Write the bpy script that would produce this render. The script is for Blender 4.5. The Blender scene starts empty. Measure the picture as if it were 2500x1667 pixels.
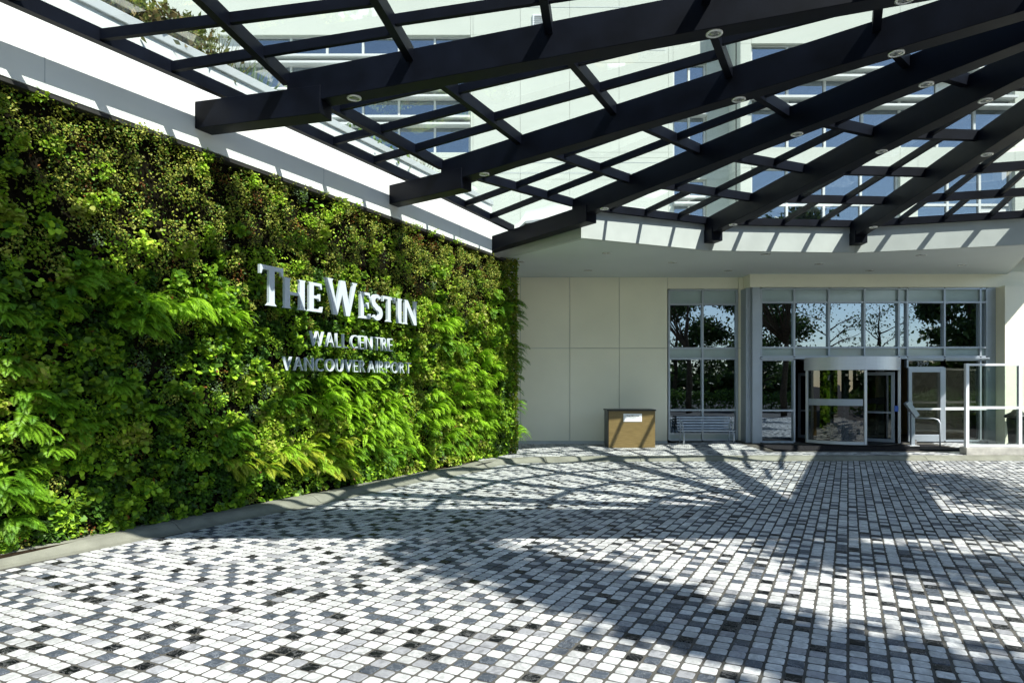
import bpy, bmesh, math, random
import numpy as np
from mathutils import Vector, Matrix

RNG = random.Random(11)
NP = np.random.default_rng(11)
sc = bpy.context.scene
COL = sc.collection
rad = math.radians

# ---------------------------------------------------------------- camera
EYE = 2.0
cd = bpy.data.cameras.new('camera'); cam = bpy.data.objects.new('camera', cd); COL.objects.link(cam)
cam.location = (0, 0, EYE); cam.rotation_euler = (rad(90), 0, 0)
cd.lens = 24; cd.sensor_width = 36; cd.shift_y = 0.0426; cd.clip_start = 0.05; cd.clip_end = 900
sc.camera = cam

# ---------------------------------------------------------------- sky, sun, exposure
LIGHT = Vector((-0.81, 1.0, -1.53)).normalized()
world = bpy.data.worlds.new('World'); sc.world = world; world.use_nodes = True
wn = world.node_tree.nodes; wl = world.node_tree.links
bg = wn['Background']; sky = wn.new('ShaderNodeTexSky'); sky.sky_type = 'NISHITA'; sky.sun_disc = False
sky.sun_elevation = math.asin(-LIGHT.z); sky.sun_rotation = math.atan2(-LIGHT.x, -LIGHT.y)
sky.air_density = 1.0; sky.dust_density = 0.1; sky.ozone_density = 1.2
hs = wn.new('ShaderNodeHueSaturation'); hs.inputs['Saturation'].default_value = 0.9
wl.new(sky.outputs[0], hs.inputs['Color']); wl.new(hs.outputs[0], bg.inputs[0]); bg.inputs[1].default_value = 0.085
sd = bpy.data.lights.new('sun', 'SUN'); sun = bpy.data.objects.new('sun', sd); COL.objects.link(sun)
sd.energy = 3.7; sd.angle = rad(0.53); sd.color = (1.0, 0.97, 0.90)
sun.rotation_euler = LIGHT.to_track_quat('-Z', 'Y').to_euler(); sun.location = (10, -20, 25)
vs = sc.view_settings
vs.view_transform = 'Standard'; vs.look = 'None'; vs.exposure = 1.22; vs.gamma = 1.0; vs.use_curve_mapping = False
sc.render.engine = 'CYCLES'
cy = sc.cycles
cy.use_denoising = True; cy.max_bounces = 9; cy.diffuse_bounces = 6; cy.glossy_bounces = 4
cy.transmission_bounces = 6; cy.transparent_max_bounces = 24; cy.caustics_reflective = False; cy.caustics_refractive = False
cy.sample_clamp_indirect = 6

# ---------------------------------------------------------------- materials
def new_mat(name):
    m = bpy.data.materials.new(name); m.use_nodes = True
    nt = m.node_tree; nt.nodes.clear()
    out = nt.nodes.new('ShaderNodeOutputMaterial')
    return m, nt, out

def pbr(name, col, rough=0.6, metal=0.0, var=0.06, scale=3.0, bump=0.0, bscale=60.0, spec=0.5, detail=4.0, stretch=None, fine=0.0, coat=0.0):
    m, nt, out = new_mat(name); N = nt.nodes; L = nt.links
    b = N.new('ShaderNodeBsdfPrincipled'); L.new(b.outputs[0], out.inputs[0])
    b.inputs['Roughness'].default_value = rough; b.inputs['Metallic'].default_value = metal
    b.inputs['Specular IOR Level'].default_value = spec; b.inputs['Coat Weight'].default_value = coat
    geo = N.new('ShaderNodeNewGeometry')
    src = geo.outputs['Position']
    if stretch:
        mp = N.new('ShaderNodeMapping'); mp.inputs['Scale'].default_value = stretch; L.new(src, mp.inputs[0]); src = mp.outputs[0]
    tx = N.new('ShaderNodeTexNoise'); tx.inputs['Scale'].default_value = scale; tx.inputs['Detail'].default_value = detail
    L.new(src, tx.inputs['Vector'])
    rp = N.new('ShaderNodeValToRGB')
    lo = tuple(max(0, c * (1 - 1.6 * var)) for c in col); hi = tuple(min(1, c * (1 + 1.6 * var)) for c in col)
    rp.color_ramp.elements[0].position = 0.28; rp.color_ramp.elements[1].position = 0.72
    rp.color_ramp.elements[0].color = (*lo, 1); rp.color_ramp.elements[1].color = (*hi, 1)
    L.new(tx.outputs['Fac'], rp.inputs[0])
    colout = rp.outputs[0]
    if fine:
        t3 = N.new('ShaderNodeTexNoise'); t3.inputs['Scale'].default_value = bscale; t3.inputs['Detail'].default_value = 3
        L.new(src, t3.inputs['Vector'])
        mr = N.new('ShaderNodeMapRange'); mr.inputs['To Min'].default_value = 1 - fine; mr.inputs['To Max'].default_value = 1 + fine * 0.6
        mr.inputs['From Min'].default_value = 0.3; mr.inputs['From Max'].default_value = 0.7
        L.new(t3.outputs['Fac'], mr.inputs[0])
        vm = N.new('ShaderNodeVectorMath'); vm.operation = 'SCALE'; L.new(colout, vm.inputs[0]); L.new(mr.outputs[0], vm.inputs['Scale'])
        colout = vm.outputs[0]
    L.new(colout, b.inputs['Base Color'])
    r2 = N.new('ShaderNodeMapRange'); r2.inputs['To Min'].default_value = max(0.02, rough - 0.08); r2.inputs['To Max'].default_value = min(1, rough + 0.08)
    L.new(tx.outputs['Fac'], r2.inputs[0]); L.new(r2.outputs[0], b.inputs['Roughness'])
    if bump:
        t2 = N.new('ShaderNodeTexNoise'); t2.inputs['Scale'].default_value = bscale; t2.inputs['Detail'].default_value = 3
        L.new(src, t2.inputs['Vector'])
        bp = N.new('ShaderNodeBump'); bp.inputs['Strength'].default_value = bump; bp.inputs['Distance'].default_value = 0.01
        L.new(t2.outputs['Fac'], bp.inputs['Height']); L.new(bp.outputs[0], b.inputs['Normal'])
    return m

def glass(name, tint, refl, rough=0.0, wobble=0.0, dirt=0.0, gl=(1, 1, 1), graze=0.55):
    """clear sheet glass: tinted transmission plus a mirror share that grows towards grazing"""
    m, nt, out = new_mat(name); N = nt.nodes; L = nt.links
    tr = N.new('ShaderNodeBsdfTransparent'); tr.inputs[0].default_value = (*tint, 1)
    gs = N.new('ShaderNodeBsdfGlossy'); gs.inputs['Roughness'].default_value = rough; gs.inputs[0].default_value = (*gl, 1)
    lw = N.new('ShaderNodeLayerWeight'); lw.inputs[0].default_value = 0.18
    mr = N.new('ShaderNodeMapRange'); mr.inputs['To Min'].default_value = refl; mr.inputs['To Max'].default_value = min(1, refl + graze)
    L.new(lw.outputs['Fresnel'], mr.inputs[0])
    mx = N.new('ShaderNodeMixShader'); L.new(mr.outputs[0], mx.inputs[0]); L.new(tr.outputs[0], mx.inputs[1]); L.new(gs.outputs[0], mx.inputs[2])
    last = mx.outputs[0]
    if dirt:
        df = N.new('ShaderNodeBsdfDiffuse'); df.inputs[0].default_value = (0.75, 0.78, 0.74, 1)
        geo = N.new('ShaderNodeNewGeometry'); t = N.new('ShaderNodeTexNoise'); t.inputs['Scale'].default_value = 1.7; t.inputs['Detail'].default_value = 7
        L.new(geo.outputs['Position'], t.inputs['Vector'])
        r = N.new('ShaderNodeMapRange'); r.inputs['From Min'].default_value = 0.5; r.inputs['From Max'].default_value = 0.8; r.inputs['To Max'].default_value = dirt
        L.new(t.outputs['Fac'], r.inputs[0])
        m2 = N.new('ShaderNodeMixShader'); L.new(r.outputs[0], m2.inputs[0]); L.new(last, m2.inputs[1]); L.new(df.outputs[0], m2.inputs[2]); last = m2.outputs[0]
    if wobble:
        geo = N.new('ShaderNodeNewGeometry'); t = N.new('ShaderNodeTexNoise'); t.inputs['Scale'].default_value = 0.9; t.inputs['Detail'].default_value = 1
        L.new(geo.outputs['Position'], t.inputs['Vector'])
        bp = N.new('ShaderNodeBump'); bp.inputs['Strength'].default_value = wobble; bp.inputs['Distance'].default_value = 0.02
        L.new(t.outputs['Fac'], bp.inputs['Height']); L.new(bp.outputs[0], gs.inputs['Normal'])
    L.new(last, out.inputs[0])
    return m

def leafmat(name):
    """leaf colour comes from each leaf's own stored colour; a share of the light passes through the blade"""
    m, nt, out = new_mat(name); N = nt.nodes; L = nt.links
    at = N.new('ShaderNodeAttribute'); at.attribute_name = 'Col'
    b = N.new('ShaderNodeBsdfPrincipled'); b.inputs['Roughness'].default_value = 0.5; b.inputs['Specular IOR Level'].default_value = 0.35
    L.new(at.outputs['Color'], b.inputs['Base Color'])
    tl = N.new('ShaderNodeBsdfTranslucent'); L.new(at.outputs['Color'], tl.inputs[0])
    mx = N.new('ShaderNodeMixShader'); mx.inputs[0].default_value = 0.3
    L.new(b.outputs[0], mx.inputs[1]); L.new(tl.outputs[0], mx.inputs[2]); L.new(mx.outputs[0], out.inputs[0])
    return m

def stone(name, base, vein, vstrength, rough=0.5, spec=0.3):
    """tumbled marble: clouded base, fine veins, every stone a little different"""
    m, nt, out = new_mat(name); N = nt.nodes; L = nt.links
    b = N.new('ShaderNodeBsdfPrincipled'); b.inputs['Roughness'].default_value = rough; L.new(b.outputs[0], out.inputs[0])
    b.inputs['Specular IOR Level'].default_value = spec
    geo = N.new('ShaderNodeNewGeometry'); oi = N.new('ShaderNodeObjectInfo')
    ad = N.new('ShaderNodeMath'); ad.operation = 'ADD'; L.new(geo.outputs['Random Per Island'], ad.inputs[0]); L.new(oi.outputs['Random'], ad.inputs[1])
    fr = N.new('ShaderNodeMath'); fr.operation = 'FRACT'; L.new(ad.outputs[0], fr.inputs[0])
    off = N.new('ShaderNodeVectorMath'); off.operation = 'SCALE'; off.inputs[0].default_value = (37, 53, 11); L.new(fr.outputs[0], off.inputs['Scale'])
    vp = N.new('ShaderNodeVectorMath'); vp.operation = 'ADD'; L.new(geo.outputs['Position'], vp.inputs[0]); L.new(off.outputs[0], vp.inputs[1])
    n1 = N.new('ShaderNodeTexNoise'); n1.inputs['Scale'].default_value = 9; n1.inputs['Detail'].default_value = 6; n1.inputs['Roughness'].default_value = 0.65; n1.inputs['Distortion'].default_value = 1.2
    L.new(vp.outputs[0], n1.inputs['Vector'])
    n2 = N.new('ShaderNodeTexNoise'); n2.inputs['Scale'].default_value = 42; n2.inputs['Detail'].default_value = 4; L.new(vp.outputs[0], n2.inputs['Vector'])
    r1 = N.new('ShaderNodeValToRGB'); e = r1.color_ramp.elements
    e[0].position = 0.36; e[1].position = 0.62
    e[0].color = (*[c * 0.72 for c in base], 1); e[1].color = (*[min(1, c * 1.12) for c in base], 1)
    L.new(n1.outputs['Fac'], r1.inputs[0])
    # veins: thin band where the distorted noise crosses its middle
    sb = N.new('ShaderNodeMath'); sb.operation = 'SUBTRACT'; sb.inputs[1].default_value = 0.5; L.new(n1.outputs['Fac'], sb.inputs[0])
    ab = N.new('ShaderNodeMath'); ab.operation = 'ABSOLUTE'; L.new(sb.outputs[0], ab.inputs[0])
    mr = N.new('ShaderNodeMapRange'); mr.inputs['From Max'].default_value = 0.022; mr.inputs['To Min'].default_value = vstrength; mr.inputs['To Max'].default_value = 0; L.new(ab.outputs[0], mr.inputs[0])
    mx = N.new('ShaderNodeMix'); mx.data_type = 'RGBA'; L.new(mr.outputs[0], mx.inputs[0]); L.new(r1.outputs[0], mx.inputs[6]); mx.inputs[7].default_value = (*vein, 1)
    # stone-to-stone value and fine speckle
    m1 = N.new('ShaderNodeMapRange'); m1.inputs['To Min'].default_value = 0.80; m1.inputs['To Max'].default_value = 1.10; L.new(fr.outputs[0], m1.inputs[0])
    m2 = N.new('ShaderNodeMapRange'); m2.inputs['From Min'].default_value = 0.3; m2.inputs['From Max'].default_value = 0.7; m2.inputs['To Min'].default_value = 0.88; m2.inputs['To Max'].default_value = 1.08; L.new(n2.outputs['Fac'], m2.inputs[0])
    # broad grime over the drive
    n3 = N.new('ShaderNodeTexNoise'); n3.inputs['Scale'].default_value = 0.45; n3.inputs['Detail'].default_value = 5; L.new(geo.outputs['Position'], n3.inputs['Vector'])
    m3 = N.new('ShaderNodeMapRange'); m3.inputs['From Min'].default_value = 0.35; m3.inputs['From Max'].default_value = 0.65; m3.inputs['To Min'].default_value = 0.86; m3.inputs['To Max'].default_value = 1.04; L.new(n3.outputs['Fac'], m3.inputs[0])
    p1 = N.new('ShaderNodeMath'); p1.operation = 'MULTIPLY'; L.new(m1.outputs[0], p1.inputs[0]); L.new(m2.outputs[0], p1.inputs[1])
    p2 = N.new('ShaderNodeMath'); p2.operation = 'MULTIPLY'; L.new(p1.outputs[0], p2.inputs[0]); L.new(m3.outputs[0], p2.inputs[1])
    vm = N.new('ShaderNodeVectorMath'); vm.operation = 'SCALE'; L.new(mx.outputs[2], vm.inputs[0]); L.new(p2.outputs[0], vm.inputs['Scale'])
    L.new(vm.outputs[0], b.inputs['Base Color'])
    bp = N.new('ShaderNodeBump'); bp.inputs['Strength'].default_value = 0.25; bp.inputs['Distance'].default_value = 0.004; L.new(n2.outputs['Fac'], bp.inputs['Height']); L.new(bp.outputs[0], b.inputs['Normal'])
    return m

def woodmat(name):
    m, nt, out = new_mat(name); N = nt.nodes; L = nt.links
    b = N.new('ShaderNodeBsdfPrincipled'); b.inputs['Roughness'].default_value = 0.5; L.new(b.outputs[0], out.inputs[0])
    geo = N.new('ShaderNodeNewGeometry'); mp = N.new('ShaderNodeMapping'); mp.inputs['Scale'].default_value = (1.6, 1.6, 46); L.new(geo.outputs['Position'], mp.inputs[0])
    t = N.new('ShaderNodeTexNoise'); t.inputs['Scale'].default_value = 2.2; t.inputs['Detail'].default_value = 5; L.new(mp.outputs[0], t.inputs['Vector'])
    r = N.new('ShaderNodeValToRGB'); e = r.color_ramp.elements; e[0].position = 0.3; e[1].position = 0.7
    e[0].color = (0.115, 0.078, 0.022, 1); e[1].color = (0.235, 0.165, 0.06, 1)
    L.new(t.outputs['Fac'], r.inputs[0]); L.new(r.outputs[0], b.inputs['Base Color'])
    return m

M = dict(
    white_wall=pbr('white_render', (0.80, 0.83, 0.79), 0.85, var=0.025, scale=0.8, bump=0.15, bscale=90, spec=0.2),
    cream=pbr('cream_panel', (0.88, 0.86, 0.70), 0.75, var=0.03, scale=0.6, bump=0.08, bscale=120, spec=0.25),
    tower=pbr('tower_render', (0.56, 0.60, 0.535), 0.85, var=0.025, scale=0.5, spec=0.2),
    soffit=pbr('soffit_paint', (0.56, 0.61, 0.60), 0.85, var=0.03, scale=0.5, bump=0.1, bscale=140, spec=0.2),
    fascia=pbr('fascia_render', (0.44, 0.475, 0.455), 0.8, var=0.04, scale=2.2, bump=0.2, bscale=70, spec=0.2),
    coping=pbr('coping_metal', (0.50, 0.54, 0.54), 0.5, var=0.05),
    steel=pbr('dark_painted_steel', (0.0020, 0.0032, 0.0075), 0.5, var=0.3, scale=2.5, bump=0.06, bscale=40, spec=0.13),
    alu=pbr('silver_aluminium', (0.42, 0.47, 0.52), 0.38, metal=0.55, var=0.04, scale=2),
    alu_white=pbr('pale_aluminium', (0.72, 0.75, 0.76), 0.4, metal=0.15, var=0.03),
    clad=pbr('grey_cladding', (0.36, 0.41, 0.46), 0.45, metal=0.35, var=0.04),
    spandrel=pbr('spandrel_glass', (0.40, 0.50, 0.50), 0.12, var=0.03, spec=0.7),
    brushed=pbr('brushed_steel', (0.60, 0.64, 0.68), 0.42, metal=0.55, var=0.03, scale=3, stretch=(1, 1, 14)),
    white_frame=pbr('white_window_frame', (0.62, 0.65, 0.63), 0.5, var=0.02),
    tower_glass=None, shop_glass=None,
    mortar=pbr('grey_mortar', (0.09, 0.088, 0.077), 0.95, var=0.15, scale=6, bump=0.4, bscale=150, spec=0.1),
    concrete=pbr('kerb_concrete', (0.21, 0.215, 0.175), 0.9, var=0.13, scale=3.5, bump=0.35, bscale=110, spec=0.15, fine=0.10, detail=8),
    plinth=pbr('plinth_concrete', (0.40, 0.39, 0.35), 0.9, var=0.16, scale=5, bump=0.3, bscale=80, spec=0.15),
    asphalt=pbr('asphalt', (0.055, 0.056, 0.058), 0.95, var=0.2, scale=2, bump=0.4, bscale=200, spec=0.2),
    soil=pbr('planting_felt', (0.010, 0.009, 0.006), 1.0, var=0.3, scale=14, spec=0.0),
    earth=pbr('dark_soil', (0.03, 0.022, 0.014), 1.0, var=0.3, scale=14, bump=0.6, bscale=60, spec=0.0),
    wood=woodmat('podium_veneer'),
    black=pbr('black_laminate', (0.012, 0.012, 0.013), 0.4, var=0.1),
    mat=pbr('entry_matting', (0.020, 0.020, 0.022), 0.95, var=0.3, scale=20, bump=0.6, bscale=180, spec=0.1),
    plate=pbr('white_plate', (0.80, 0.82, 0.82), 0.4, var=0.01),
    ink=pbr('dark_lettering', (0.02, 0.02, 0.022), 0.6, var=0.01),
    sign=pbr('white_sign_paint', (0.54, 0.60, 0.65), 0.5, var=0.02, scale=4, spec=0.3),
    number=pbr('frosted_number', (0.40, 0.44, 0.47), 0.6, var=0.01),
    benchm=pbr('bench_metal', (0.42, 0.47, 0.53), 0.42, metal=0.4, var=0.08, scale=6),
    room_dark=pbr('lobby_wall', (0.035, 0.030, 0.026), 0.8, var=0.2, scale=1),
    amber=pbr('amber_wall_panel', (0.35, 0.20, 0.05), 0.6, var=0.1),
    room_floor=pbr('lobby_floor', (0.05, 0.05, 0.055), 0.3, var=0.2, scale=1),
    curtain=pbr('pale_curtain', (0.62, 0.68, 0.70), 0.9, var=0.1, scale=3, stretch=(9, 1, 0.4)),
    chrome=pbr('lamp_trim', (0.75, 0.77, 0.74), 0.25, metal=0.5, var=0.02),
    lamp_in=pbr('lamp_reflector', (0.30, 0.31, 0.28), 0.18, metal=0.8, var=0.25, scale=45),
    bark=pbr('bark', (0.09, 0.07, 0.05), 0.95, var=0.25, scale=9, bump=0.6, bscale=40, spec=0.1),
    leaf=leafmat('leaf'),
    trim=pbr('black_edge_trim', (0.02, 0.02, 0.018), 0.7, var=0.2),
    blue_sticker=pbr('blue_sign', (0.03, 0.10, 0.42), 0.5, var=0.02),
    stone_white=stone('white_marble', (0.60, 0.615, 0.60), (0.35, 0.37, 0.40), 0.35),
    stone_pale=stone('pale_grey_marble', (0.34, 0.35, 0.365), (0.52, 0.53, 0.54), 0.3),
    stone_blue=stone('blue_grey_marble', (0.072, 0.087, 0.108), (0.36, 0.39, 0.42), 0.5),
    stone_black=stone('black_marble', (0.0075, 0.009, 0.0105), (0.45, 0.46, 0.46), 0.4, rough=0.45, spec=0.12),
)
M['tower_glass'] = glass('tower_glass', (0.16, 0.24, 0.30), 0.34, wobble=0.25, gl=(0.82, 0.92, 1.0))
M['shop_glass'] = glass('shop_glass', (0.22, 0.25, 0.26), 0.30, wobble=0.10, gl=(0.74, 0.87, 1.0))
M['door_glass'] = glass('door_glass', (0.30, 0.34, 0.33), 0.12, wobble=0.25)
M['screen_glass'] = glass('screen_glass', (0.86, 0.92, 0.89), 0.05, wobble=0.03)
M['roof_glass'] = glass('roof_glass', (0.965, 0.985, 0.975), 0.012, dirt=0.035, graze=0.22)

# ---------------------------------------------------------------- mesh helpers
class MB:
    def __init__(self):
        self.v = []; self.f = []; self.m = []
    def add(self, vs_, fs_, mi=0):
        o = len(self.v); self.v += [tuple(p) for p in vs_]
        self.f += [tuple(i + o for i in q) for q in fs_]; self.m += [mi] * len(fs_)
        return self
    def box(self, x0, x1, y0, y1, z0, z1, mi=0):
        return self.add([(x0, y0, z0), (x1, y0, z0), (x1, y1, z0), (x0, y1, z0), (x0, y0, z1), (x1, y0, z1), (x1, y1, z1), (x0, y1, z1)],
                        [(0, 3, 2, 1), (4, 5, 6, 7), (0, 1, 5, 4), (1, 2, 6, 5), (2, 3, 7, 6), (3, 0, 4, 7)], mi)
    def obox(self, c, ax, ay, az, mi=0):
        c, ax, ay, az = Vector(c), Vector(ax), Vector(ay), Vector(az)
        P = [c + sx * ax + sy * ay + sz * az for sz in (-1, 1) for sx, sy in ((-1, -1), (1, -1), (1, 1), (-1, 1))]
        return self.add(P, [(0, 3, 2, 1), (4, 5, 6, 7), (0, 1, 5, 4), (1, 2, 6, 5), (2, 3, 7, 6), (3, 0, 4, 7)], mi)
    def bar(self, p, q, w, h, mi=0, drop=0.0):
        """rectangular bar from p to q, top face on the line p-q minus drop"""
        p, q = Vector(p), Vector(q); t = (q - p).normalized()
        s = t.cross(Vector((0, 0, 1))).normalized(); u = s.cross(t).normalized()
        c = (p + q) / 2 - u * (h / 2 + drop)
        return self.obox(c, t * ((q - p).length / 2), s * (w / 2), u * (h / 2), mi)
    def prism(self, poly, z0, z1, mi=0):
        n = len(poly)
        a = [(x, y, z0) for x, y in poly] + [(x, y, z1) for x, y in poly]
        fs_ = [tuple(range(n))[::-1], tuple(range(n, 2 * n))] + [(i, (i + 1) % n, n + (i + 1) % n, n + i) for i in range(n)]
        return self.add(a, fs_, mi)
    def tube(self, pts, r, n=8, mi=0, closed=False, caps=True):
        pts = [Vector(p) for p in pts]; rr = r if isinstance(r, (list, tuple)) else [r] * len(pts)
        N_ = len(pts); o = len(self.v); prev = None
        for i, p in enumerate(pts):
            a = pts[(i - 1) % N_] if (closed or i > 0) else p
            b = pts[(i + 1) % N_] if (closed or i < N_ - 1) else p
            t = (b - a).normalized() if (b - a).length > 1e-9 else Vector((0, 0, 1))
            s = (prev - prev.dot(t) * t) if prev is not None else t.orthogonal()
            s = s.normalized() if s.length > 1e-6 else t.orthogonal().normalized()
            prev = s; u = t.cross(s)
            for k in range(n):
                g = 2 * math.pi * k / n; self.v.append(tuple(p + rr[i] * (math.cos(g) * s + math.sin(g) * u)))
        for i in range(N_ if closed else N_ - 1):
            j = (i + 1) % N_
            for k in range(n):
                l = (k + 1) % n; self.f.append((o + i * n + k, o + i * n + l, o + j * n + l, o + j * n + k)); self.m.append(mi)
        if caps and not closed:
            self.f.append(tuple(o + k for k in range(n))[::-1]); self.m.append(mi)
            self.f.append(tuple(o + (N_ - 1) * n + k for k in range(n))); self.m.append(mi)
        return self
    def lathe(self, c, prof, n=24, mi=0):
        """profile of (radius, z) about a vertical axis at c"""
        o = len(self.v); K = len(prof)
        for r, z in prof:
            for k in range(n):
                g = 2 * math.pi * k / n; self.v.append((c[0] + r * math.cos(g), c[1] + r * math.sin(g), c[2] + z))
        for i in range(K - 1):
            for k in range(n):
                l = (k + 1) % n; self.f.append((o + i * n + k, o + i * n + l, o + (i + 1) * n + l, o + (i + 1) * n + k)); self.m.append(mi)
        return self
    def mesh(self, name, mats, smooth=False):
        me = bpy.data.meshes.new(name); me.from_pydata(self.v, [], self.f)
        for m in (mats if isinstance(mats, (list, tuple)) else [mats]): me.materials.append(m)
        if any(self.m): me.polygons.foreach_set('material_index', self.m)
        if smooth: me.polygons.foreach_set('use_smooth', [True] * len(me.polygons))
        me.update(); return me
    def build(self, name, mats, parent=None, smooth=False, bevel=0.0):
        o = bpy.data.objects.new(name, self.mesh(name, mats, smooth)); COL.objects.link(o)
        if bevel:
            b = o.modifiers.new('bevel', 'BEVEL'); b.width = bevel; b.segments = 2; b.limit_method = 'ANGLE'
        if parent is not None: child(o, parent)
        return o

def wmat(o):
    m = Matrix.LocRotScale(o.location, o.rotation_euler, o.scale)
    return (wmat(o.parent) @ o.matrix_parent_inverse @ m) if o.parent else m
def child(o, parent):
    o.parent = parent; o.matrix_parent_inverse = wmat(parent).inverted(); return o
def tag(o, label=None, cat=None, group=None, kind=None):
    if label: o['label'] = label
    if cat: o['category'] = cat
    if group: o['group'] = group
    if kind: o['kind'] = kind
    return o
def thing(name, loc, label, cat, group=None):
    o = bpy.data.objects.new(name, None); COL.objects.link(o); o.location = loc; o.empty_display_size = 0.3
    return tag(o, label, cat, group)
def place(name, me, loc, rot, parent=None, scale=1.0):
    o = bpy.data.objects.new(name, me); COL.objects.link(o); o.location = loc
    o.rotation_euler = rot
    o.scale = (scale,) * 3 if isinstance(scale, (int, float)) else scale
    if parent is not None: child(o, parent)
    return o

# ---------------------------------------------------------------- the site's main lines
FACADE = 22.2                                # main wall plane
A = rad(26.7)                                # the planted wall runs 26.7 degrees off the view axis
WD = Vector((math.sin(A), math.cos(A), 0)); WN = Vector((WD.y, -WD.x, 0))
W0 = Vector((-3.3, 13.4, 0)) + 0.18 * WN
def W(s, z, off=0.0): return W0 + WD * s + WN * off + Vector((0, 0, z))
GD = Vector((math.sin(rad(26.2)), math.cos(rad(26.2)), 0)); GN = Vector((GD.y, -GD.x, 0))   # paving grid
HUB = Vector((7.96, 6.45, 0)); RIM = 11.5; R_FASCIA = 11.63; SOFFIT = 5.5
def zc(r): return EYE + 4.33 * (1.125 - 0.125 * r / RIM)
def cone(th, r, dz=0.0):
    g = rad(th); return Vector((HUB.x + r * math.cos(g), HUB.y + r * math.sin(g), zc(r) + dz))

# kerb line (road edge), from behind the camera along the planted wall and round to the entrance
KP = [tuple(W(*q)[:2]) for q in ((-17.5, 0, 0.35), (-12, 0, 0.38), (-6.5, 0, 0.43), (-4.95, 0, 0.52), (-1.2, 0, 0.71), (0.3, 0, 0.67), (1.9, 0, 0.72), (3.1, 0, 0.90))] + [(-0.15, 17.3), (1.2, 17.75), (2.9, 17.95), (6.0, 18.05), (9.4, 18.1), (13.8, 18.12), (19, 18.12), (24, 18.12)]
def catmull(P, n=10):
    out = []
    for i in range(len(P) - 1):
        p0 = P[max(i - 1, 0)]; p1 = P[i]; p2 = P[i + 1]; p3 = P[min(i + 2, len(P) - 1)]
        for k in range(n):
            t = k / n
            out.append(tuple(0.5 * (2 * b + (c - a) * t + (2 * a - 5 * b + 4 * c - d) * t * t + (-a + 3 * b - 3 * c + d) * t ** 3) for a, b, c, d in zip(p0, p1, p2, p3)))
    out.append(P[-1]); return out
KERB = [Vector((x, y)) for x, y in catmull(KP)]
def kerb_off(i, off):
    a = KERB[max(i - 1, 0)]; b = KERB[min(i + 1, len(KERB) - 1)]; t = (b - a).normalized()
    return KERB[i] + Vector((-t.y, t.x)) * off
KXY = np.array([(p.x, p.y) for p in KERB])
def on_road(x, y):
    """inside the kerb line: right of it / nearer than it"""
    d = (KXY[:, 0] - x) ** 2 + (KXY[:, 1] - y) ** 2; i = int(d.argmin()); i = min(max(i, 1), len(KERB) - 2)
    t = KERB[i + 1] - KERB[i - 1]; r = Vector((x, y)) - KERB[i]
    return t.x * r.y - t.y * r.x < -0.055 * t.length
def walk_near(x):
    return float(np.interp(x, KXY[70:, 0], KXY[70:, 1])) + 0.42
def walk_z(x, y):
    t = min(max((x - 3) / 5, 0), 1); t = t * t * (3 - 2 * t)
    n = walk_near(x); u = min(max((y - n) / (FACADE - n), 0), 1)
    return 0.10 + 0.10 * t * u

# ================================================================ ground, drive, kerb, footway
g = MB().add([(-400, -400, -0.03), (400, -400, -0.03), (400, 400, -0.03), (-400, 400, -0.03)], [(0, 1, 2, 3)])
tag(g.build('ground', M['asphalt']), kind='structure')

poly = [(p.x, p.y) for p in KERB if p.x < 18] + [(17.6, 18.1), (17.6, 1.1), (-10, 1.1)]
poly = [q for q in poly if q[1] > 1.0]
b = MB(); b.add([(x, y, -0.006) for x, y in poly], [tuple(range(len(poly)))[::-1]])
drive = tag(b.build('driveway', M['mortar']), kind='structure')

MOD_U, MOD_V = 0.1345, 0.131                   # across the strips, along the strips
STONES = [M['stone_white'], M['stone_pale'], M['stone_blue'], M['stone_black']]
def paver_shape(hu, hv, h, c, e, fine=True):
    """stone with rounded corners and an eased top edge, origin at the middle of its top"""
    if fine:
        ring = []
        for sx, sy in ((1, 1), (-1, 1), (-1, -1), (1, -1)):
            for k in range(3):
                g_ = math.pi / 4 * k
                base = {(1, 1): 0, (-1, 1): 90, (-1, -1): 180, (1, -1): 270}[(sx, sy)]
                q = rad(base) + g_
                ring.append((sx * (hu - c) + c * math.cos(q), sy * (hv - c) + c * math.sin(q)))
        n = len(ring); top = [(x * (1 - e / hu), y * (1 - e / hv), 0) for x, y in ring]; mid = [(x, y, -e) for x, y in ring]; bot = [(x, y, -h) for x, y in ring]
        fs_ = [tuple(range(n))]
        for a in (0, n): fs_ += [(a + i, a + n + i, a + n + (i + 1) % n, a + (i + 1) % n) for i in range(n)]
        return top + mid + bot, fs_
    q = [(hu, hv), (-hu, hv), (-hu, -hv), (hu, -hv)]
    v = [(x * 0.95, y * 0.95, 0) for x, y in q] + [(x, y, -h) for x, y in q]
    return v, [(0, 1, 2, 3)] + [(i, 4 + i, 4 + (i + 1) % 4, (i + 1) % 4) for i in range(4)]

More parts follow.
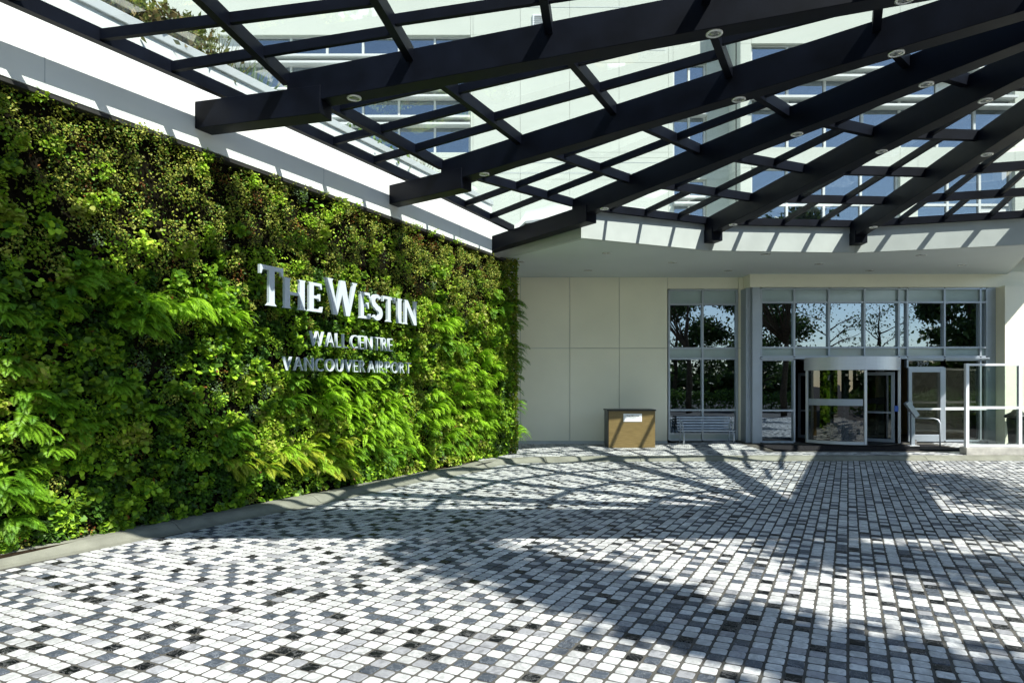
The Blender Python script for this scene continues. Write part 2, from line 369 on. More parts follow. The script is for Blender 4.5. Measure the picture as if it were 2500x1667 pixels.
def pick_stone(r, dark):
    if r < 0.095 + 0.04 * dark: return 3
    if r < 0.36 + 0.12 * dark: return 2
    if r < 0.46 + 0.10 * dark: return 1
    return 0
PROTO = {}
for mi in range(4):
    for k in range(3):
        rr_ = random.Random(mi * 7 + k)
        v_, f_ = paver_shape(0.0585 - 0.002 * rr_.random(), 0.0570 - 0.003 * rr_.random(), 0.03, 0.014 + 0.006 * rr_.random(), 0.004)
        PROTO[mi, k] = MB().add(v_, f_).mesh('paver', STONES[mi])
cells = []
for iu in range(-190, 190):
    joff = RNG.uniform(-1, 1)
    for iv in range(-60, 190):
        amp = 0.06 + 0.42 * min(max((iu - 10) / 60, 0), 1)
        u = (iu + 0.5) * MOD_U; v = (iv + 0.5 + amp * joff) * MOD_V
        x = GN.x * u + GD.x * v; y = GN.y * u + GD.y * v
        if y < 1.2 or y > 18.4 or x < -8 or x > 17.5: continue
        if x < -0.78 * y - 2.2: continue
        if not on_road(x, y): continue
        D = y
        infr = abs(x) < 0.76 * y and y > 4.45
        cells.append((infr, D, x, y, iu, iv))
cells.sort(key=lambda c: (not c[0], c[1]))
stuff = MB(); ang = math.atan2(GN.y, GN.x)
def jit(a): return RNG.uniform(-a, a)
laid = {}
for k, (infr, D, x, y, iu, iv) in enumerate(cells):
    dark = min(max((x + 1) / 6, 0), 1)  # more dark stones towards the right, putting its shade into the mix
    mi = pick_stone(RNG.random(), dark)
    if mi >= 2 and RNG.random() < 0.8:            # the layers kept the dark stones apart
        if any(laid.get((iu + a_, iv + b_), 0) >= 2 for a_, b_ in ((1, 0), (-1, 0), (0, 1), (0, -1))): mi = 0
    laid[iu, iv] = mi
    zt = jit(0.0018)
    if k < 300:
        place('paver', PROTO[mi, RNG.randrange(3)], (x + jit(0.003), y + jit(0.003), zt), (jit(0.012), jit(0.012), ang + jit(0.03)), drive)
    else:
        vv, ff = paver_shape(0.0585 - 0.003 * RNG.random(), 0.0570 - 0.004 * RNG.random(), 0.02, 0.017, 0.004, fine=(D < 9.0 and infr))
        a_ = ang + jit(0.03); ca, sa = math.cos(a_), math.sin(a_); tx_, ty_ = jit(0.012), jit(0.012); jx, jy = x + jit(0.003), y + jit(0.003)
        stuff.add([(jx + ca * p - sa * q, jy + sa * p + ca * q, zt + r + tx_ * p + ty_ * q) for p, q, r in vv], ff, mi)
o = stuff.build('pavers', STONES, drive); tag(o, kind='stuff')

# kerb: rolled concrete, cast in lengths with open joints
kerb = tag(thing('kerb', (0, 17.2, 0), None, None), kind='structure')
prof = [(-0.045, -0.01), (-0.045, 0.001), (0.05, 0.012), (0.10, 0.034), (0.15, 0.068), (0.21, 0.094), (0.28, 0.103), (0.42, 0.106), (0.42, -0.01)]
cum = [0]
for i in range(1, len(KERB)): cum.append(cum[-1] + (KERB[i] - KERB[i - 1]).length)
def kerb_at(s, off):
    i = min(max(int(np.searchsorted(cum, s)), 1), len(KERB) - 1); t = (s - cum[i - 1]) / max(cum[i] - cum[i - 1], 1e-6)
    return kerb_off(i - 1, off).lerp(kerb_off(i, off), t)
s0 = 0.0
while s0 < cum[-1] - 0.5:
    L_ = min(2.6 + jit(0.2), cum[-1] - s0); m = MB(); nn = 9; K = len(prof); vv = []
    for j in range(nn):
        s = s0 + 0.006 + (L_ - 0.012) * j / (nn - 1)
        for off, z in prof:
            p = kerb_at(s, off); vv.append((p.x, p.y, z + 0.003 * math.sin(s * 3.1 + off * 9)))
    ff = [(j * K + i, (j + 1) * K + i, (j + 1) * K + i + 1, j * K + i + 1) for j in range(nn - 1) for i in range(K - 1)]
    ff += [tuple(range(K)), tuple((nn - 1) * K + i for i in range(K))[::-1]]
    m.add(vv, ff).build('kerb_length', M['concrete'], kerb, smooth=False); s0 += L_

# footway in front of the building
wk = MB(); xs = np.linspace(-1.6, 22, 60); vv = []; ff = []; NY = 8
for x in xs:
    n_ = walk_near(x) - 0.03
    for j in range(NY):
        y = n_ + (FACADE + 0.4 - n_) * j / (NY - 1); vv.append((x, y, walk_z(x, y) - 0.008))
for i in range(len(xs) - 1):
    for j in range(NY - 1): ff.append((i * NY + j, (i + 1) * NY + j, (i + 1) * NY + j + 1, i * NY + j + 1))
wk.add(vv, ff)
walk = tag(wk.build('footway', M['mortar']), kind='structure')
fw = MB(); row = 0; y = 17.2
while y < FACADE - 0.05:
    x = -1.5 + (0.1 if row % 2 else 0)
    while x < 17.5:
        n_ = walk_near(x)
        if y > n_ + 0.08 and not (7.2 < x < 13.2 and y > 19.3):
            mi = 0 if RNG.random() < 0.62 else (1 if RNG.random() < 0.6 else 2)
            v_, f_ = paver_shape(0.094, 0.060, 0.02, 0.01, 0.003, fine=False); z = walk_z(x, y) + jit(0.0015)
            fw.add([(x + p, y + q, z + r) for p, q, r in v_], f_, mi)
        x += 0.2
    y += 0.132; row += 1
tag(fw.build('footway_pavers', STONES, walk), kind='stuff')
# soil strip under the planted wall
sp = MB(); 
sp.obox(W(-5.3, 0.045, 0.12), WD * 11.7, WN * 0.16, Vector((0, 0, 0.05)))
tag(sp.build('planting_strip', M['earth']), kind='structure')

# ================================================================ boundary wall with the living wall on it
bw = thing('boundary_wall', W(-5, 0, -0.2), 'long white rendered wall rising behind the living wall to a grey coping', 'wall')
m = MB(); m.obox(W(-5.6, 2.75, -0.2), WD * 11.95, WN * 0.2, Vector((0, 0, 2.75))); m.build('wall', M['white_wall'], bw)
WE = 5.22                                     # far end of the upper wall
m = MB(); m.obox(W((WE - 18) / 2, 6.07, 0.05), WD * ((WE + 18) / 2), WN * 0.25, Vector((0, 0, 0.62))); m.build('upper_wall', M['white_wall'], bw)
m = MB(); m.obox(W((WE - 18) / 2, 6.755, 0.03), WD * ((WE + 18) / 2 + 0.02), WN * 0.31, Vector((0, 0, 0.065))); m.build('coping', M['coping'], bw, bevel=0.01)
for s in np.arange(-15.2, 5.0, 4.7):      # control joints in the render
    m = MB(); m.obox(W(s, 6.07, 0.301), WD * 0.004, WN * 0.003, Vector((0, 0, 0.60))); m.build('joint', M['coping'], bw)

lw = thing('living_wall', W(-5, 0.1, 0.1), 'living wall densely planted with ferns and leafy ground covers', 'living wall')
m = MB(); m.obox(W(-5.6, 2.76, 0.055), WD * 11.9, WN * 0.05, Vector((0, 0, 2.64))); m.build('backing_panel', M['soil'], lw)
m = MB(); m.obox(W(-5.6, 5.415, 0.13), WD * 11.92, WN * 0.16, Vector((0, 0, 0.022))); m.build('edge_trim', M['trim'], lw)

# --- leaves ---------------------------------------------------------------
def vnoise(seed, n=64):
    r = np.random.default_rng(seed); T = r.random((n, n))
    def f(x, y):
        x = np.asarray(x); y = np.asarray(y); xi = np.floor(x).astype(int); yi = np.floor(y).astype(int); fx = x - xi; fy = y - yi
        fx = fx * fx * (3 - 2 * fx); fy = fy * fy * (3 - 2 * fy)
        a = T[xi % n, yi % n]; b_ = T[(xi + 1) % n, yi % n]; c = T[xi % n, (yi + 1) % n]; d = T[(xi + 1) % n, (yi + 1) % n]
        return (a * (1 - fx) + b_ * fx) * (1 - fy) + (c * (1 - fx) + d * fx) * fy
    return f
n1, n2, n3, n4 = vnoise(1), vnoise(2), vnoise(3), vnoise(4)
def fbm(f, x, y): return (f(x, y) + 0.5 * f(2.1 * x + 7, 2.1 * y + 3) + 0.25 * f(4.3 * x + 1, 4.3 * y + 9)) / 1.75

def unit(a): return a / np.maximum(np.linalg.norm(a, axis=1, keepdims=True), 1e-9)
def leaf_mesh(name, P, T, Nn, L, Wd, C, shape='round', fold=0.18, mats=None):
    """one mesh of many leaves. P base points, T axis, Nn blade normal, L length, Wd half width, C colour"""
    n = len(P); T = unit(T); S = unit(np.cross(T, Nn)); U = np.cross(S, T)
    L = L[:, None]; Wd = Wd[:, None]
    if shape == 'round':
        st = [(0, 0, 0), (0.28, 1, fold), (0.68, 0.86, fold * 0.8), (1, 0, -0.05), (0.68, -0.86, fold * 0.8), (0.28, -1, fold)]
        fs_ = [(0, 1, 2, 3), (0, 3, 4, 5)]
    else:
        st = [(0, 0, 0), (0.42, 1, fold), (1, 0, -0.05), (0.42, -1, fold)]
        fs_ = [(0, 1, 2), (0, 2, 3)]
    k = len(st); V = np.zeros((n, k, 3))
    for i, (a, w, u) in enumerate(st): V[:, i] = P + T * L * a + S * Wd * w + U * (Wd * u * 1.0)
    base = (np.arange(n) * k)[:, None]
    me = bpy.data.meshes.new(name)
    fl = len(fs_[0]); F = np.concatenate([base + np.array(q)[None] for q in fs_], axis=1).reshape(-1, fl)
    me.vertices.add(n * k); me.vertices.foreach_set('co', V.reshape(-1))
    me.loops.add(F.size); me.loops.foreach_set('vertex_index', F.reshape(-1).astype(np.int32))
    me.polygons.add(len(F)); me.polygons.foreach_set('loop_start', (np.arange(len(F)) * fl).astype(np.int32))
    me.update(calc_edges=True); me.validate()
    ca = me.color_attributes.new('Col', 'FLOAT_COLOR', 'POINT')
    cc = np.ones((n, k, 4), np.float32); cc[:, :, :3] = C[:, None, :]; ca.data.foreach_set('color', cc.reshape(-1))
    me.materials.append(mats or M['leaf']); return me

wd = np.array(WD); wnn = np.array(WN); up = np.array([0, 0, 1.0]); w0 = np.array(W0)
PAL = np.array([[0.18, 0.33, 0.018], [0.29, 0.46, 0.026], [0.085, 0.19, 0.014], [0.040, 0.10, 0.012], [0.27, 0.29, 0.035], [0.40, 0.43, 0.08], [0.24, 0.09, 0.025], [0.20, 0.30, 0.14], [0.33, 0.42, 0.04]])
# species: palette mix, leaf length factor, leaf width ratio, dome height
SPEC = [([4, 5, 2], 0.62, 0.34, 0.16), ([0, 2, 1], 1.5, 0.44, 0.20), ([1, 8, 0], 0.85, 0.36, 0.20), ([3, 2, 3], 1.05, 0.38, 0.12), ([7, 7, 0], 0.6, 0.32, 0.16), ([8, 1, 5], 1.35, 0.42, 0.20), ([4, 3, 6], 0.6, 0.30, 0.08), ([0, 1, 2], 1.0, 0.25, 0.22)]
CELL = 0.23; SR = np.random.default_rng(77); GS = 160
JX_, JY_ = SR.random((GS, GS)), SR.random((GS, GS)); SEEDR = SR.random((GS, GS, 4))
def nearest_plant(s, z):
    """which plant of the jittered planting grid a spot belongs to, and how far from its middle it is"""
    u, v = s / CELL + 80, z / CELL + 10; iu, iv = np.floor(u).astype(int), np.floor(v).astype(int)
    best = np.full(len(s), 9.0); bi = iu.copy(); bj = iv.copy()
    for du in (-1, 0, 1):
        for dv in (-1, 0, 1):
            a_, b_ = (iu + du) % GS, (iv + dv) % GS
            d = np.hypot(iu + du + JX_[a_, b_] - u, iv + dv + JY_[a_, b_] - v)
            k = d < best; best = np.where(k, d, best); bi = np.where(k, a_, bi); bj = np.where(k, b_, bj)
    return bi, bj, best
def wall_leaves(N, s0, s1, z0, z1, seed, size):
    r = np.random.default_rng(seed)
    s = r.uniform(s0, s1, N); z = z0 + (z1 - z0) * r.random(N)
    bi, bj, d = nearest_plant(s, z); q = SEEDR[bi, bj]
    hi = np.clip((z - 2.7) / 2.2, 0, 1)
    zone = fbm(n3, s * 0.5 + 3, z * 0.7 + 40)
    # species by height and by drifts: olive small-leaved plants above, lush and lime ones below
    zone = zone - 0.13 * np.clip((-2.6 - s) / 2.5, 0, 1) + 0.05 * np.clip((s - 1) / 3, 0, 1)
    sp = np.where(q[:, 0] < 0.93 * hi + 0.05, np.where(q[:, 1] < 0.72, 0, np.where(q[:, 1] < 0.86, 6, 2)),
         np.where(zone < 0.36, np.where(q[:, 1] < 0.5, 3, 1), np.where(zone < 0.50, np.where(q[:, 1] < 0.45, 1, np.where(q[:, 1] < 0.8, 7, 3)), np.where(q[:, 1] < 0.4, 2, np.where(q[:, 1] < 0.7, 5, 1)))))
    sp = np.where(q[:, 2] < 0.035, 4, sp)
    dome = np.array([x[3] for x in SPEC])[sp]; lf = np.array([x[1] for x in SPEC])[sp]; wr = np.array([x[2] for x in SPEC])[sp]
    relief = fbm(n1, s * 1.3 + 20, z * 1.3 + 5)
    gone = (q[:, 3] < 0.09 + 0.12 * hi)                                  # plants that have failed: dark pockets
    keep = (r.random(N) < np.clip(1.28 - 0.95 * d, 0.05, 1)) & (~gone | (r.random(N) < 0.12)) & (r.random(N) < np.clip(1.35 - 0.42 * lf, 0.35, 1))
    s, z, d, q, sp, dome, lf, wr, relief, hi = [x[keep] for x in (s, z, d, q, sp, dome, lf, wr, relief, hi)]; n = len(s)
    cap = np.clip(0.13 + 0.22 * z + 0.015 * (s + 7), 0.13, 0.55)
    cap = np.where((s > -3.0) & (s < 1.6) & (z > 2.1) & (z < 4.0), np.minimum(cap, 0.43), cap)
    body = 0.07 + 0.20 * np.clip(relief - 0.25, 0, 0.6) / 0.6 + dome * (0.6 + 0.8 * q[:, 3]) * np.clip(1 - (d / 0.85) ** 2, 0, 1)
    off = np.minimum(body * (0.45 + 0.55 * r.random(n) ** 0.5) + 0.02 * r.standard_normal(n), cap); off = np.maximum(off, 0.03)
    P = w0 + wd * s[:, None] + wnn * off[:, None] + up * z[:, None]
    T = wnn * 0.6 + up * (-0.25) + r.standard_normal((n, 3)) * 0.7
    Nn = wnn * 0.7 + up * 0.7 + r.standard_normal((n, 3)) * 0.42
    pick = r.integers(0, 3, n); idx = np.array([x[0] for x in SPEC])[sp, pick]
    idx = np.where(r.random(n) < 0.006, 6, idx)
    C = PAL[idx] * (0.62 + 0.76 * r.random(n))[:, None] * (0.72 + 0.62 * q[:, 2])[:, None]
    L = size * lf * (0.65 + 0.7 * r.random(n))
    return P, T, Nn, L, L * wr * (0.85 + 0.3 * r.random(n)), np.clip(C, 0.004, 0.75)
def leaf_stuff(name, args, shape):
    o_ = bpy.data.objects.new(name, leaf_mesh(name, *args, shape=shape)); COL.objects.link(o_); tag(child(o_, lw), kind='stuff')
leaf_stuff('leaf_cover', wall_leaves(270000, -8.2, 6.32, 0.12, 5.46, 5, 0.050), 'round')
leaf_stuff('outlying_leaf_cover', wall_leaves(34000, -17.4, -8.2, 0.12, 5.46, 7, 0.10), 'kite')
# end of the wall: leaves wrapping round the corner
r = np.random.default_rng(9); n = 9000
z = 0.12 + 5.35 * r.random(n); off = 0.02 + 0.45 * r.random(n); e = 0.02 + 0.26 * fbm(n2, z * 3.0, off * 5) * r.random(n) ** 0.5
e = np.where(off > 0.38, e * 0.6, e)
P = w0 + wd * (6.3 + e)[:, None] + wnn * off[:, None] + up * z[:, None]
T = wd * 0.5 + wnn * 0.2 - up * 0.4 + r.standard_normal((n, 3)) * 0.7; Nn = wd * 0.6 + up * 0.8 + r.standard_normal((n, 3)) * 0.45
C = PAL[np.where(r.random(n) < 0.45, 4, np.where(r.random(n) < 0.5, 0, 2))] * (0.6 + 0.8 * r.random(n))[:, None]
L = 0.06 * (0.6 + 0.9 * r.random(n))
tag(child(bpy.data.objects.new('corner_leaves', leaf_mesh('corner_leaves', P, T, Nn, L, L * 0.36, C, shape='kite')), lw), kind='stuff'); COL.objects.link(bpy.data.objects['corner_leaves'])

# --- ferns: rosettes of arching fronds, each a plant of its own in the wall
def fern_mesh(seed, length, nf, narrow, cols):
    """local frame: +X out of the wall, +Z up, Y along the wall"""
    r = random.Random(seed); P = []; T = []; Nn = []; L = []; Wd_ = []; C = []
    for k in range(nf):
        az = r.uniform(-0.75, 1.25); el = r.uniform(-0.1, 0.85); ln = length * r.uniform(0.6, 1.1)
        d = Vector((math.cos(el) * math.cos(az), math.cos(el) * math.sin(az), math.sin(el))); p = Vector((r.uniform(0, 0.05), r.uniform(-0.05, 0.05), r.uniform(-0.05, 0.05)))
        steps = int(20 + 8 * length / 0.5); sag = r.uniform(1.6, 2.7); col = Vector(cols[r.randrange(len(cols))]) * r.uniform(0.75, 1.2)
        for i in range(steps):
            t = i / (steps - 1); dd = (d + Vector((0, 0, -1)) * sag * t * t * 0.8).normalized(); p = p + dd * (ln / steps)
            side = dd.cross(Vector((0, 0, 1))); side = side.normalized() if side.length > 1e-4 else Vector((0, 1, 0)); nu = side.cross(dd).normalized()
            wl_ = ln * (0.24 if not narrow else 0.15) * (math.sin(math.pi * min(1, 0.16 + 0.84 * t)) ** 0.8 + 0.06)
            for sg in (-1, 1):
                P.append(p); T.append(side * sg * 0.85 + dd * 0.55 + Vector((0, 0, -0.18))); Nn.append(nu + Vector((r.gauss(0, .2), r.gauss(0, .2), r.gauss(0, .2))))
                L.append(max(wl_ * r.uniform(0.85, 1.1), 0.012)); Wd_.append(ln / steps * (0.40 if not narrow else 0.36)); C.append(col * r.uniform(0.85, 1.15))
    return leaf_mesh('fern', np.array(P, float), np.array(T, float), np.array(Nn, float), np.array(L), np.array(Wd_), np.array(C, float), shape='kite', fold=0.1)
LIME = [(0.30, 0.55, 0.02), (0.36, 0.62, 0.03), (0.24, 0.47, 0.016)]
MIDG = [(0.15, 0.33, 0.016), (0.20, 0.40, 0.02), (0.10, 0.25, 0.014)]
YELL = [(0.36, 0.52, 0.03), (0.30, 0.52, 0.025), (0.40, 0.46, 0.035)]
FERN = [fern_mesh(i, 0.42 + 0.05 * (i % 3), 19, True, LIME) for i in range(4)] + [fern_mesh(10 + i, 0.44, 13, False, MIDG) for i in range(3)] + [fern_mesh(20 + i, 0.46, 12, False, YELL) for i in range(3)]
wz = math.atan2(WN.y, WN.x)
def fern(s, z, kind, sc_=1.0, off=None):
    lo, hi = ((0, 4), (4, 7), (7, 10))[kind]
    o_ = off if off is not None else min(0.08 + 0.11 * z, 0.32) * RNG.uniform(0.8, 1.1)
    return place('fern', FERN[RNG.randrange(lo, hi)], W(s, z, o_), (jit(0.25), jit(0.2), wz + jit(0.35)), lw, sc_ * RNG.uniform(0.8, 1.15))
drifts = [  # (s, z, spread along, spread up, count, kind)
    (-4.3, 3.15, 0.55, 0.22, 10, 0), (-3.3, 3.0, 0.55, 0.16, 8, 0), (-4.7, 2.75, 0.4, 0.2, 4, 1), (-2.5, 2.2, 0.35, 0.18, 5, 0), (-2.0, 1.85, 0.3, 0.2, 4, 1),
    (-0.4, 1.75, 0.75, 0.38, 18, 0), (0.45, 1.25, 0.6, 0.32, 13, 0), (1.4, 0.95, 0.7, 0.28, 12, 0), (2.7, 1.25, 0.5, 0.35, 9, 0), (4.0, 1.75, 0.75, 0.5, 20, 0), (4.7, 1.0, 0.6, 0.35, 12, 0),
    (4.9, 2.6, 0.5, 0.4, 7, 0), (-1.6, 0.75, 0.7, 0.22, 9, 2), (-2.7, 0.9, 0.6, 0.3, 9, 2), (-0.6, 0.6, 0.7, 0.18, 8, 2), (-3.2, 1.2, 0.4, 0.25, 5, 1), (0.9, 0.55, 0.7, 0.12, 7, 1),
    (-5.9, 1.75, 0.4, 0.3, 3, 1), (-6.1, 0.65, 0.4, 0.25, 6, 1), (-4.9, 1.5, 0.6, 0.4, 6, 1), (2.4, 3.4, 0.6, 0.4, 7, 0), (3.0, 2.8, 0.5, 0.3, 5, 1), (-5.4, 3.1, 0.5, 0.3, 4, 1),
    (-6.3, 2.6, 0.6, 0.5, 5, 1), (3.6, 0.55, 0.9, 0.12, 7, 1), (-1.0, 3.0, 1.5, 0.5, 5, 1), (5.3, 4.0, 0.4, 0.5, 4, 1)]
for s, z, ds, dz, cnt, kd in drifts:
    for _ in range(cnt):
        s_, z_ = s + RNG.gauss(0, ds * 0.7), max(0.42, z + RNG.gauss(0, dz * 0.7))
        if -3.1 < s_ < 1.5 and 2.15 < z_ < 4.1: continue          # kept clear of the lettering
        fern(s_, z_, kd)
for z in (4.3, 4.1, 3.9, 3.7, 3.05, 2.9, 2.7, 2.2, 1.9, 0.85, 0.7, 0.55, 1.4):                # hanging past the corner of the wall
    o = fern(6.35, z, 1 if z > 1 else 0, 1.5, 0.25); o.rotation_euler.z = math.atan2(WD.y, WD.x) + jit(0.3) - 0.5

# ================================================================ raised lettering on the living wall
def poly_letter(pts, h, depth=0.05):
    m = MB(); n = len(pts)
    m.add([(x * h, 0, y * h) for x, y in pts] + [(x * h, depth, y * h) for x, y in pts],
          [tuple(range(n)), tuple(range(2 * n - 1, n - 1, -1))] + [(i, n + i, n + (i + 1) % n, (i + 1) % n) for i in range(n)])
    return m
def s_outline():
    L_, R_ = [], []
    for k in range(33):
        t = k / 32
        if t < 0.5: q = rad(35 + 235 * (t / 0.5)); c = Vector((0.27, 0.735)); rx, ry = 0.19, 0.20
        else: q = rad(90 - 235 * ((t - 0.5) / 0.5)); c = Vector((0.27, 0.265 + 0.005)); rx, ry = 0.20, 0.205
        p = Vector((c.x + rx * math.cos(q), c.y + ry * math.sin(q)))
        L_.append(p)
    out = []
    inn = []
    for i, p in enumerate(L_):
        a_, b_ = L_[max(0, i - 1)], L_[min(len(L_) - 1, i + 1)]; t_ = (b_ - a_).normalized(); nn_ = Vector((-t_.y, t_.x))
        w = 0.05 + 0.055 * math.sin(math.pi * i / 32)
        if i in (0, 32): w = 0.075
        out.append(p + nn_ * w); inn.append(p - nn_ * w)
    return [(p.x, p.y) for p in out] + [(p.x, p.y) for p in reversed(inn)]
GL = {
 'T': ([(0, .78), (.05, .78), (.09, .89), (.33, .89), (.33, .07), (.25, 0), (.61, 0), (.53, .07), (.53, .89), (.77, .89), (.81, .78), (.86, .78), (.86, 1), (0, 1)], .86),
 'H': ([(0, 0), (.27, 0), (.22, .06), (.22, .45), (.58, .45), (.58, .06), (.53, 0), (.80, 0), (.76, .06), (.76, .94), (.80, 1), (.53, 1), (.58, .94), (.58, .55), (.22, .55), (.22, .94), (.27, 1), (0, 1), (.04, .94), (.04, .06)], .80),
 'E': ([(0, 0), (.56, 0), (.60, .2), (.55, .2), (.49, .1), (.22, .1), (.22, .46), (.42, .46), (.45, .39), (.49, .39), (.49, .63), (.45, .63), (.42, .56), (.22, .56), (.22, .9), (.47, .9), (.51, .8), (.56, .8), (.54, 1), (0, 1), (.04, .94), (.04, .06)], .60),
 'W': ([(0, 1), (.29, 1), (.25, .93), (.40, .30), (.56, 1), (.72, 1), (.87, .30), (1.01, .93), (.97, 1), (1.18, 1), (1.13, .93), (.89, 0), (.76, 0), (.61, .60), (.44, 0), (.31, 0), (.05, .93)], 1.18),
 'I': ([(0, 0), (.27, 0), (.22, .06), (.22, .94), (.27, 1), (0, 1), (.04, .94), (.04, .06)], .27),
 'N': ([(0, 0), (.22, 0), (.17, .06), (.17, .72), (.62, 0), (.78, 0), (.78, .94), (.82, 1), (.60, 1), (.65, .94), (.65, .33), (.22, 1), (0, 1), (.04, .94), (.04, .06)], .82),
 'S': (s_outline(), .54)}
SIGN_OFF = 0.60
sgn = thing('hotel_sign', W(-0.7, 2.2, SIGN_OFF), 'raised white letters THE WESTIN WALL CENTRE VANCOUVER AIRPORT on the living wall', 'sign')
def on_wall(o, s, z, sx=1.0):
    """stand a letter (x right, z up, y into the wall) on the sign plane"""
    m = Matrix((WD, -WN, (0, 0, 1))).transposed().to_4x4(); m.translation = W(s, z, SIGN_OFF)
    o.matrix_basis = m @ Matrix.Diagonal((sx, 1, 1, 1)); return child(o, sgn)
def place_letter(ch, s, s1, z, h):
    pts, w = GL[ch]
    o = bpy.data.objects.new('letter', poly_letter(pts, h).mesh('letter', M['sign'])); COL.objects.link(o)
    on_wall(o, s, z, (s1 - s) / (w * h))
for ch, s_a, s_b, h in [('T', -2.84, -2.36, .62), ('H', -2.35, -1.86, .49), ('E', -1.80, -1.45, .49), ('W', -1.40, -.54, .62), ('E', -.47, -.15, .49), ('S', -.12, .20, .49), ('T', .22, .62, .49), ('I', .68, .86, .49), ('N', .92, 1.38, .49)]:
    place_letter(ch, s_a, s_b, 3.245, h)
def text_mesh(ch, size, depth, mat):
    cu = bpy.data.curves.new('t', 'FONT'); cu.body = ch; cu.size = size; cu.extrude = depth / 2; cu.resolution_u = 3; cu.offset = -0.016 * size
    o = bpy.data.objects.new('t', cu); COL.objects.link(o); bpy.context.view_layer.update()
    me = bpy.data.meshes.new_from_object(o.evaluated_get(bpy.context.evaluated_depsgraph_get())); bpy.data.objects.remove(o)
    me.materials.clear(); me.materials.append(mat)
    co = np.empty(len(me.vertices) * 3); me.vertices.foreach_get('co', co); co = co.reshape(-1, 3)
    x0, x1, h = co[:, 0].min(), co[:, 0].max(), co[:, 1].max()
    new = np.stack([co[:, 0] - x0, -co[:, 2], co[:, 1]], 1); me.vertices.foreach_set('co', new.reshape(-1)); me.update()
    return me, x1 - x0, h
ADV = {}
def sans_line(txt, s_a, s_b, z, h, parent_fn):
    """letters of one height spread evenly between s_a and s_b"""
    ms = []; tot = 0; gap = 0.27
    for ch in txt:
        if ch == ' ': ms.append(None); tot += 0.42; continue
        if ch not in ADV: ADV[ch] = text_mesh(ch, 1.0, 0.05 / h, M['sign'])
        me, w, hh = ADV[ch]; ms.append((me, w / hh)); tot += w / hh * 1.0
    ngap = sum(1 for a_, b_ in zip(ms, ms[1:]) if a_ and b_)
    k = (s_b - s_a) / ((tot + gap * ngap) * h); s = s_a
    for i, q in enumerate(ms):
        if q is None: s += 0.42 * h * k; continue
        me, w = q; o = bpy.data.objects.new('letter', me); COL.objects.link(o)
        hh = ADV[txt[i]][2]
        mm = Matrix((WD, -WN, (0, 0, 1))).transposed().to_4x4(); mm.translation = W(s, z, SIGN_OFF)
        o.matrix_basis = mm @ Matrix.Diagonal((h / hh * k, h, h / hh, 1)); child(o, sgn)
        s += w * h * k + (gap * h * k if i + 1 < len(ms) and ms[i + 1] else 0)
sans_line('WALL CENTRE', -1.77, 0.50, 2.66, 0.255, None)
sans_line('VANCOUVER AIRPORT', -2.37, 1.13, 2.235, 0.225, None)
# ================================================================ hotel building
hb = thing('hotel_building', (4, FACADE, 0.1), 'white hotel with cream panelled ground floor and blue windows above', 'building')
def fx(x, D): return (x - 1250) / 1667 * D
# --- ground floor wall: cream panels with open joints, split round the side window
PX = [-2.95, -1.34, 0.27, 1.88, 3.49, 5.10]
back = MB()
back.box(-3.0, 5.06, FACADE + 0.05, FACADE + 0.3, 0.0, 6.3); back.box(7.36, 7.75, FACADE + 0.05, FACADE + 0.3, 0.0, 6.3)
back.box(5.06, 7.36, FACADE + 0.05, FACADE + 0.3, 5.14, 6.3); back.build('backing_wall', M['coping'], hb)
def panel(x0, x1, z0, z1, D=FACADE, t=0.05, mat='cream'):
    return MB().box(x0 + 0.008, x1 - 0.008, D, D + t, z0 + 0.008, z1 - 0.008).build('wall_panel', M[mat], hb, bevel=0.004)
for a_, b_ in zip(PX[:4], PX[1:5]):
    panel(a_, b_, 0.18, 3.2); panel(a_, b_, 3.2, 5.6)
panel(3.49, 5.06, 0.18, 3.2); panel(3.49, 5.06, 3.2, 5.6)
panel(5.06, 7.36, 5.12, 5.6); panel(7.36, 7.74, 0.2, 3.2); panel(7.36, 7.74, 3.2, 5.6)
MB().box(-3.0, 5.06, FACADE - 0.012, FACADE + 0.05, 0.08, 0.178).build('base_trim', M['coping'], hb)

# --- windows and shopfronts: frame members plus one pane object per light
def glazed(name, parent, D, xs, rows, mat_frame, w=0.055, depth=0.12, skip=(), gm='shop_glass'):
    """xs: mullion centres; rows: (z0, z1, kind) kind g glass / s spandrel; each pane a sub-part"""
    m = MB(); zs = sorted({z for r_ in rows for z in r_[:2]})
    z0, z1 = zs[0], zs[-1]
    for x in xs: m.box(x - w / 2, x + w / 2, D - depth, D + 0.03, z0, z1)
    for z in zs:
        for a_, b_ in zip(xs, xs[1:]): m.box(a_ + w / 2, b_ - w / 2, D - depth + 0.004, D + 0.028, z - w / 2, z + w / 2)
    o_ = m.build(name, mat_frame, parent)
    for zi, (za, zb, kd) in enumerate(rows):
        for xi, (a_, b_) in enumerate(zip(xs, xs[1:])):
            if (xi, zi) in skip: continue
            p = MB().box(a_ + w / 2 - 0.004, b_ - w / 2 + 0.004, D - 0.03, D - 0.018, za + w / 2 - 0.004, zb - w / 2 + 0.004)
            p.build('pane', M['spandrel'] if kd == 's' else M[gm], o_)
    return o_
sw = glazed('window', hb, FACADE + 0.10, [5.11, 6.20, 7.31], [(0.22, 0.42, 's'), (0.42, 1.19, 'g'), (1.19, 2.86, 'g'), (2.86, 3.20, 's'), (3.20, 4.63, 'g'), (4.63, 5.09, 's')], M['alu'])
tag(sw, 'tall two-light window behind the bench')
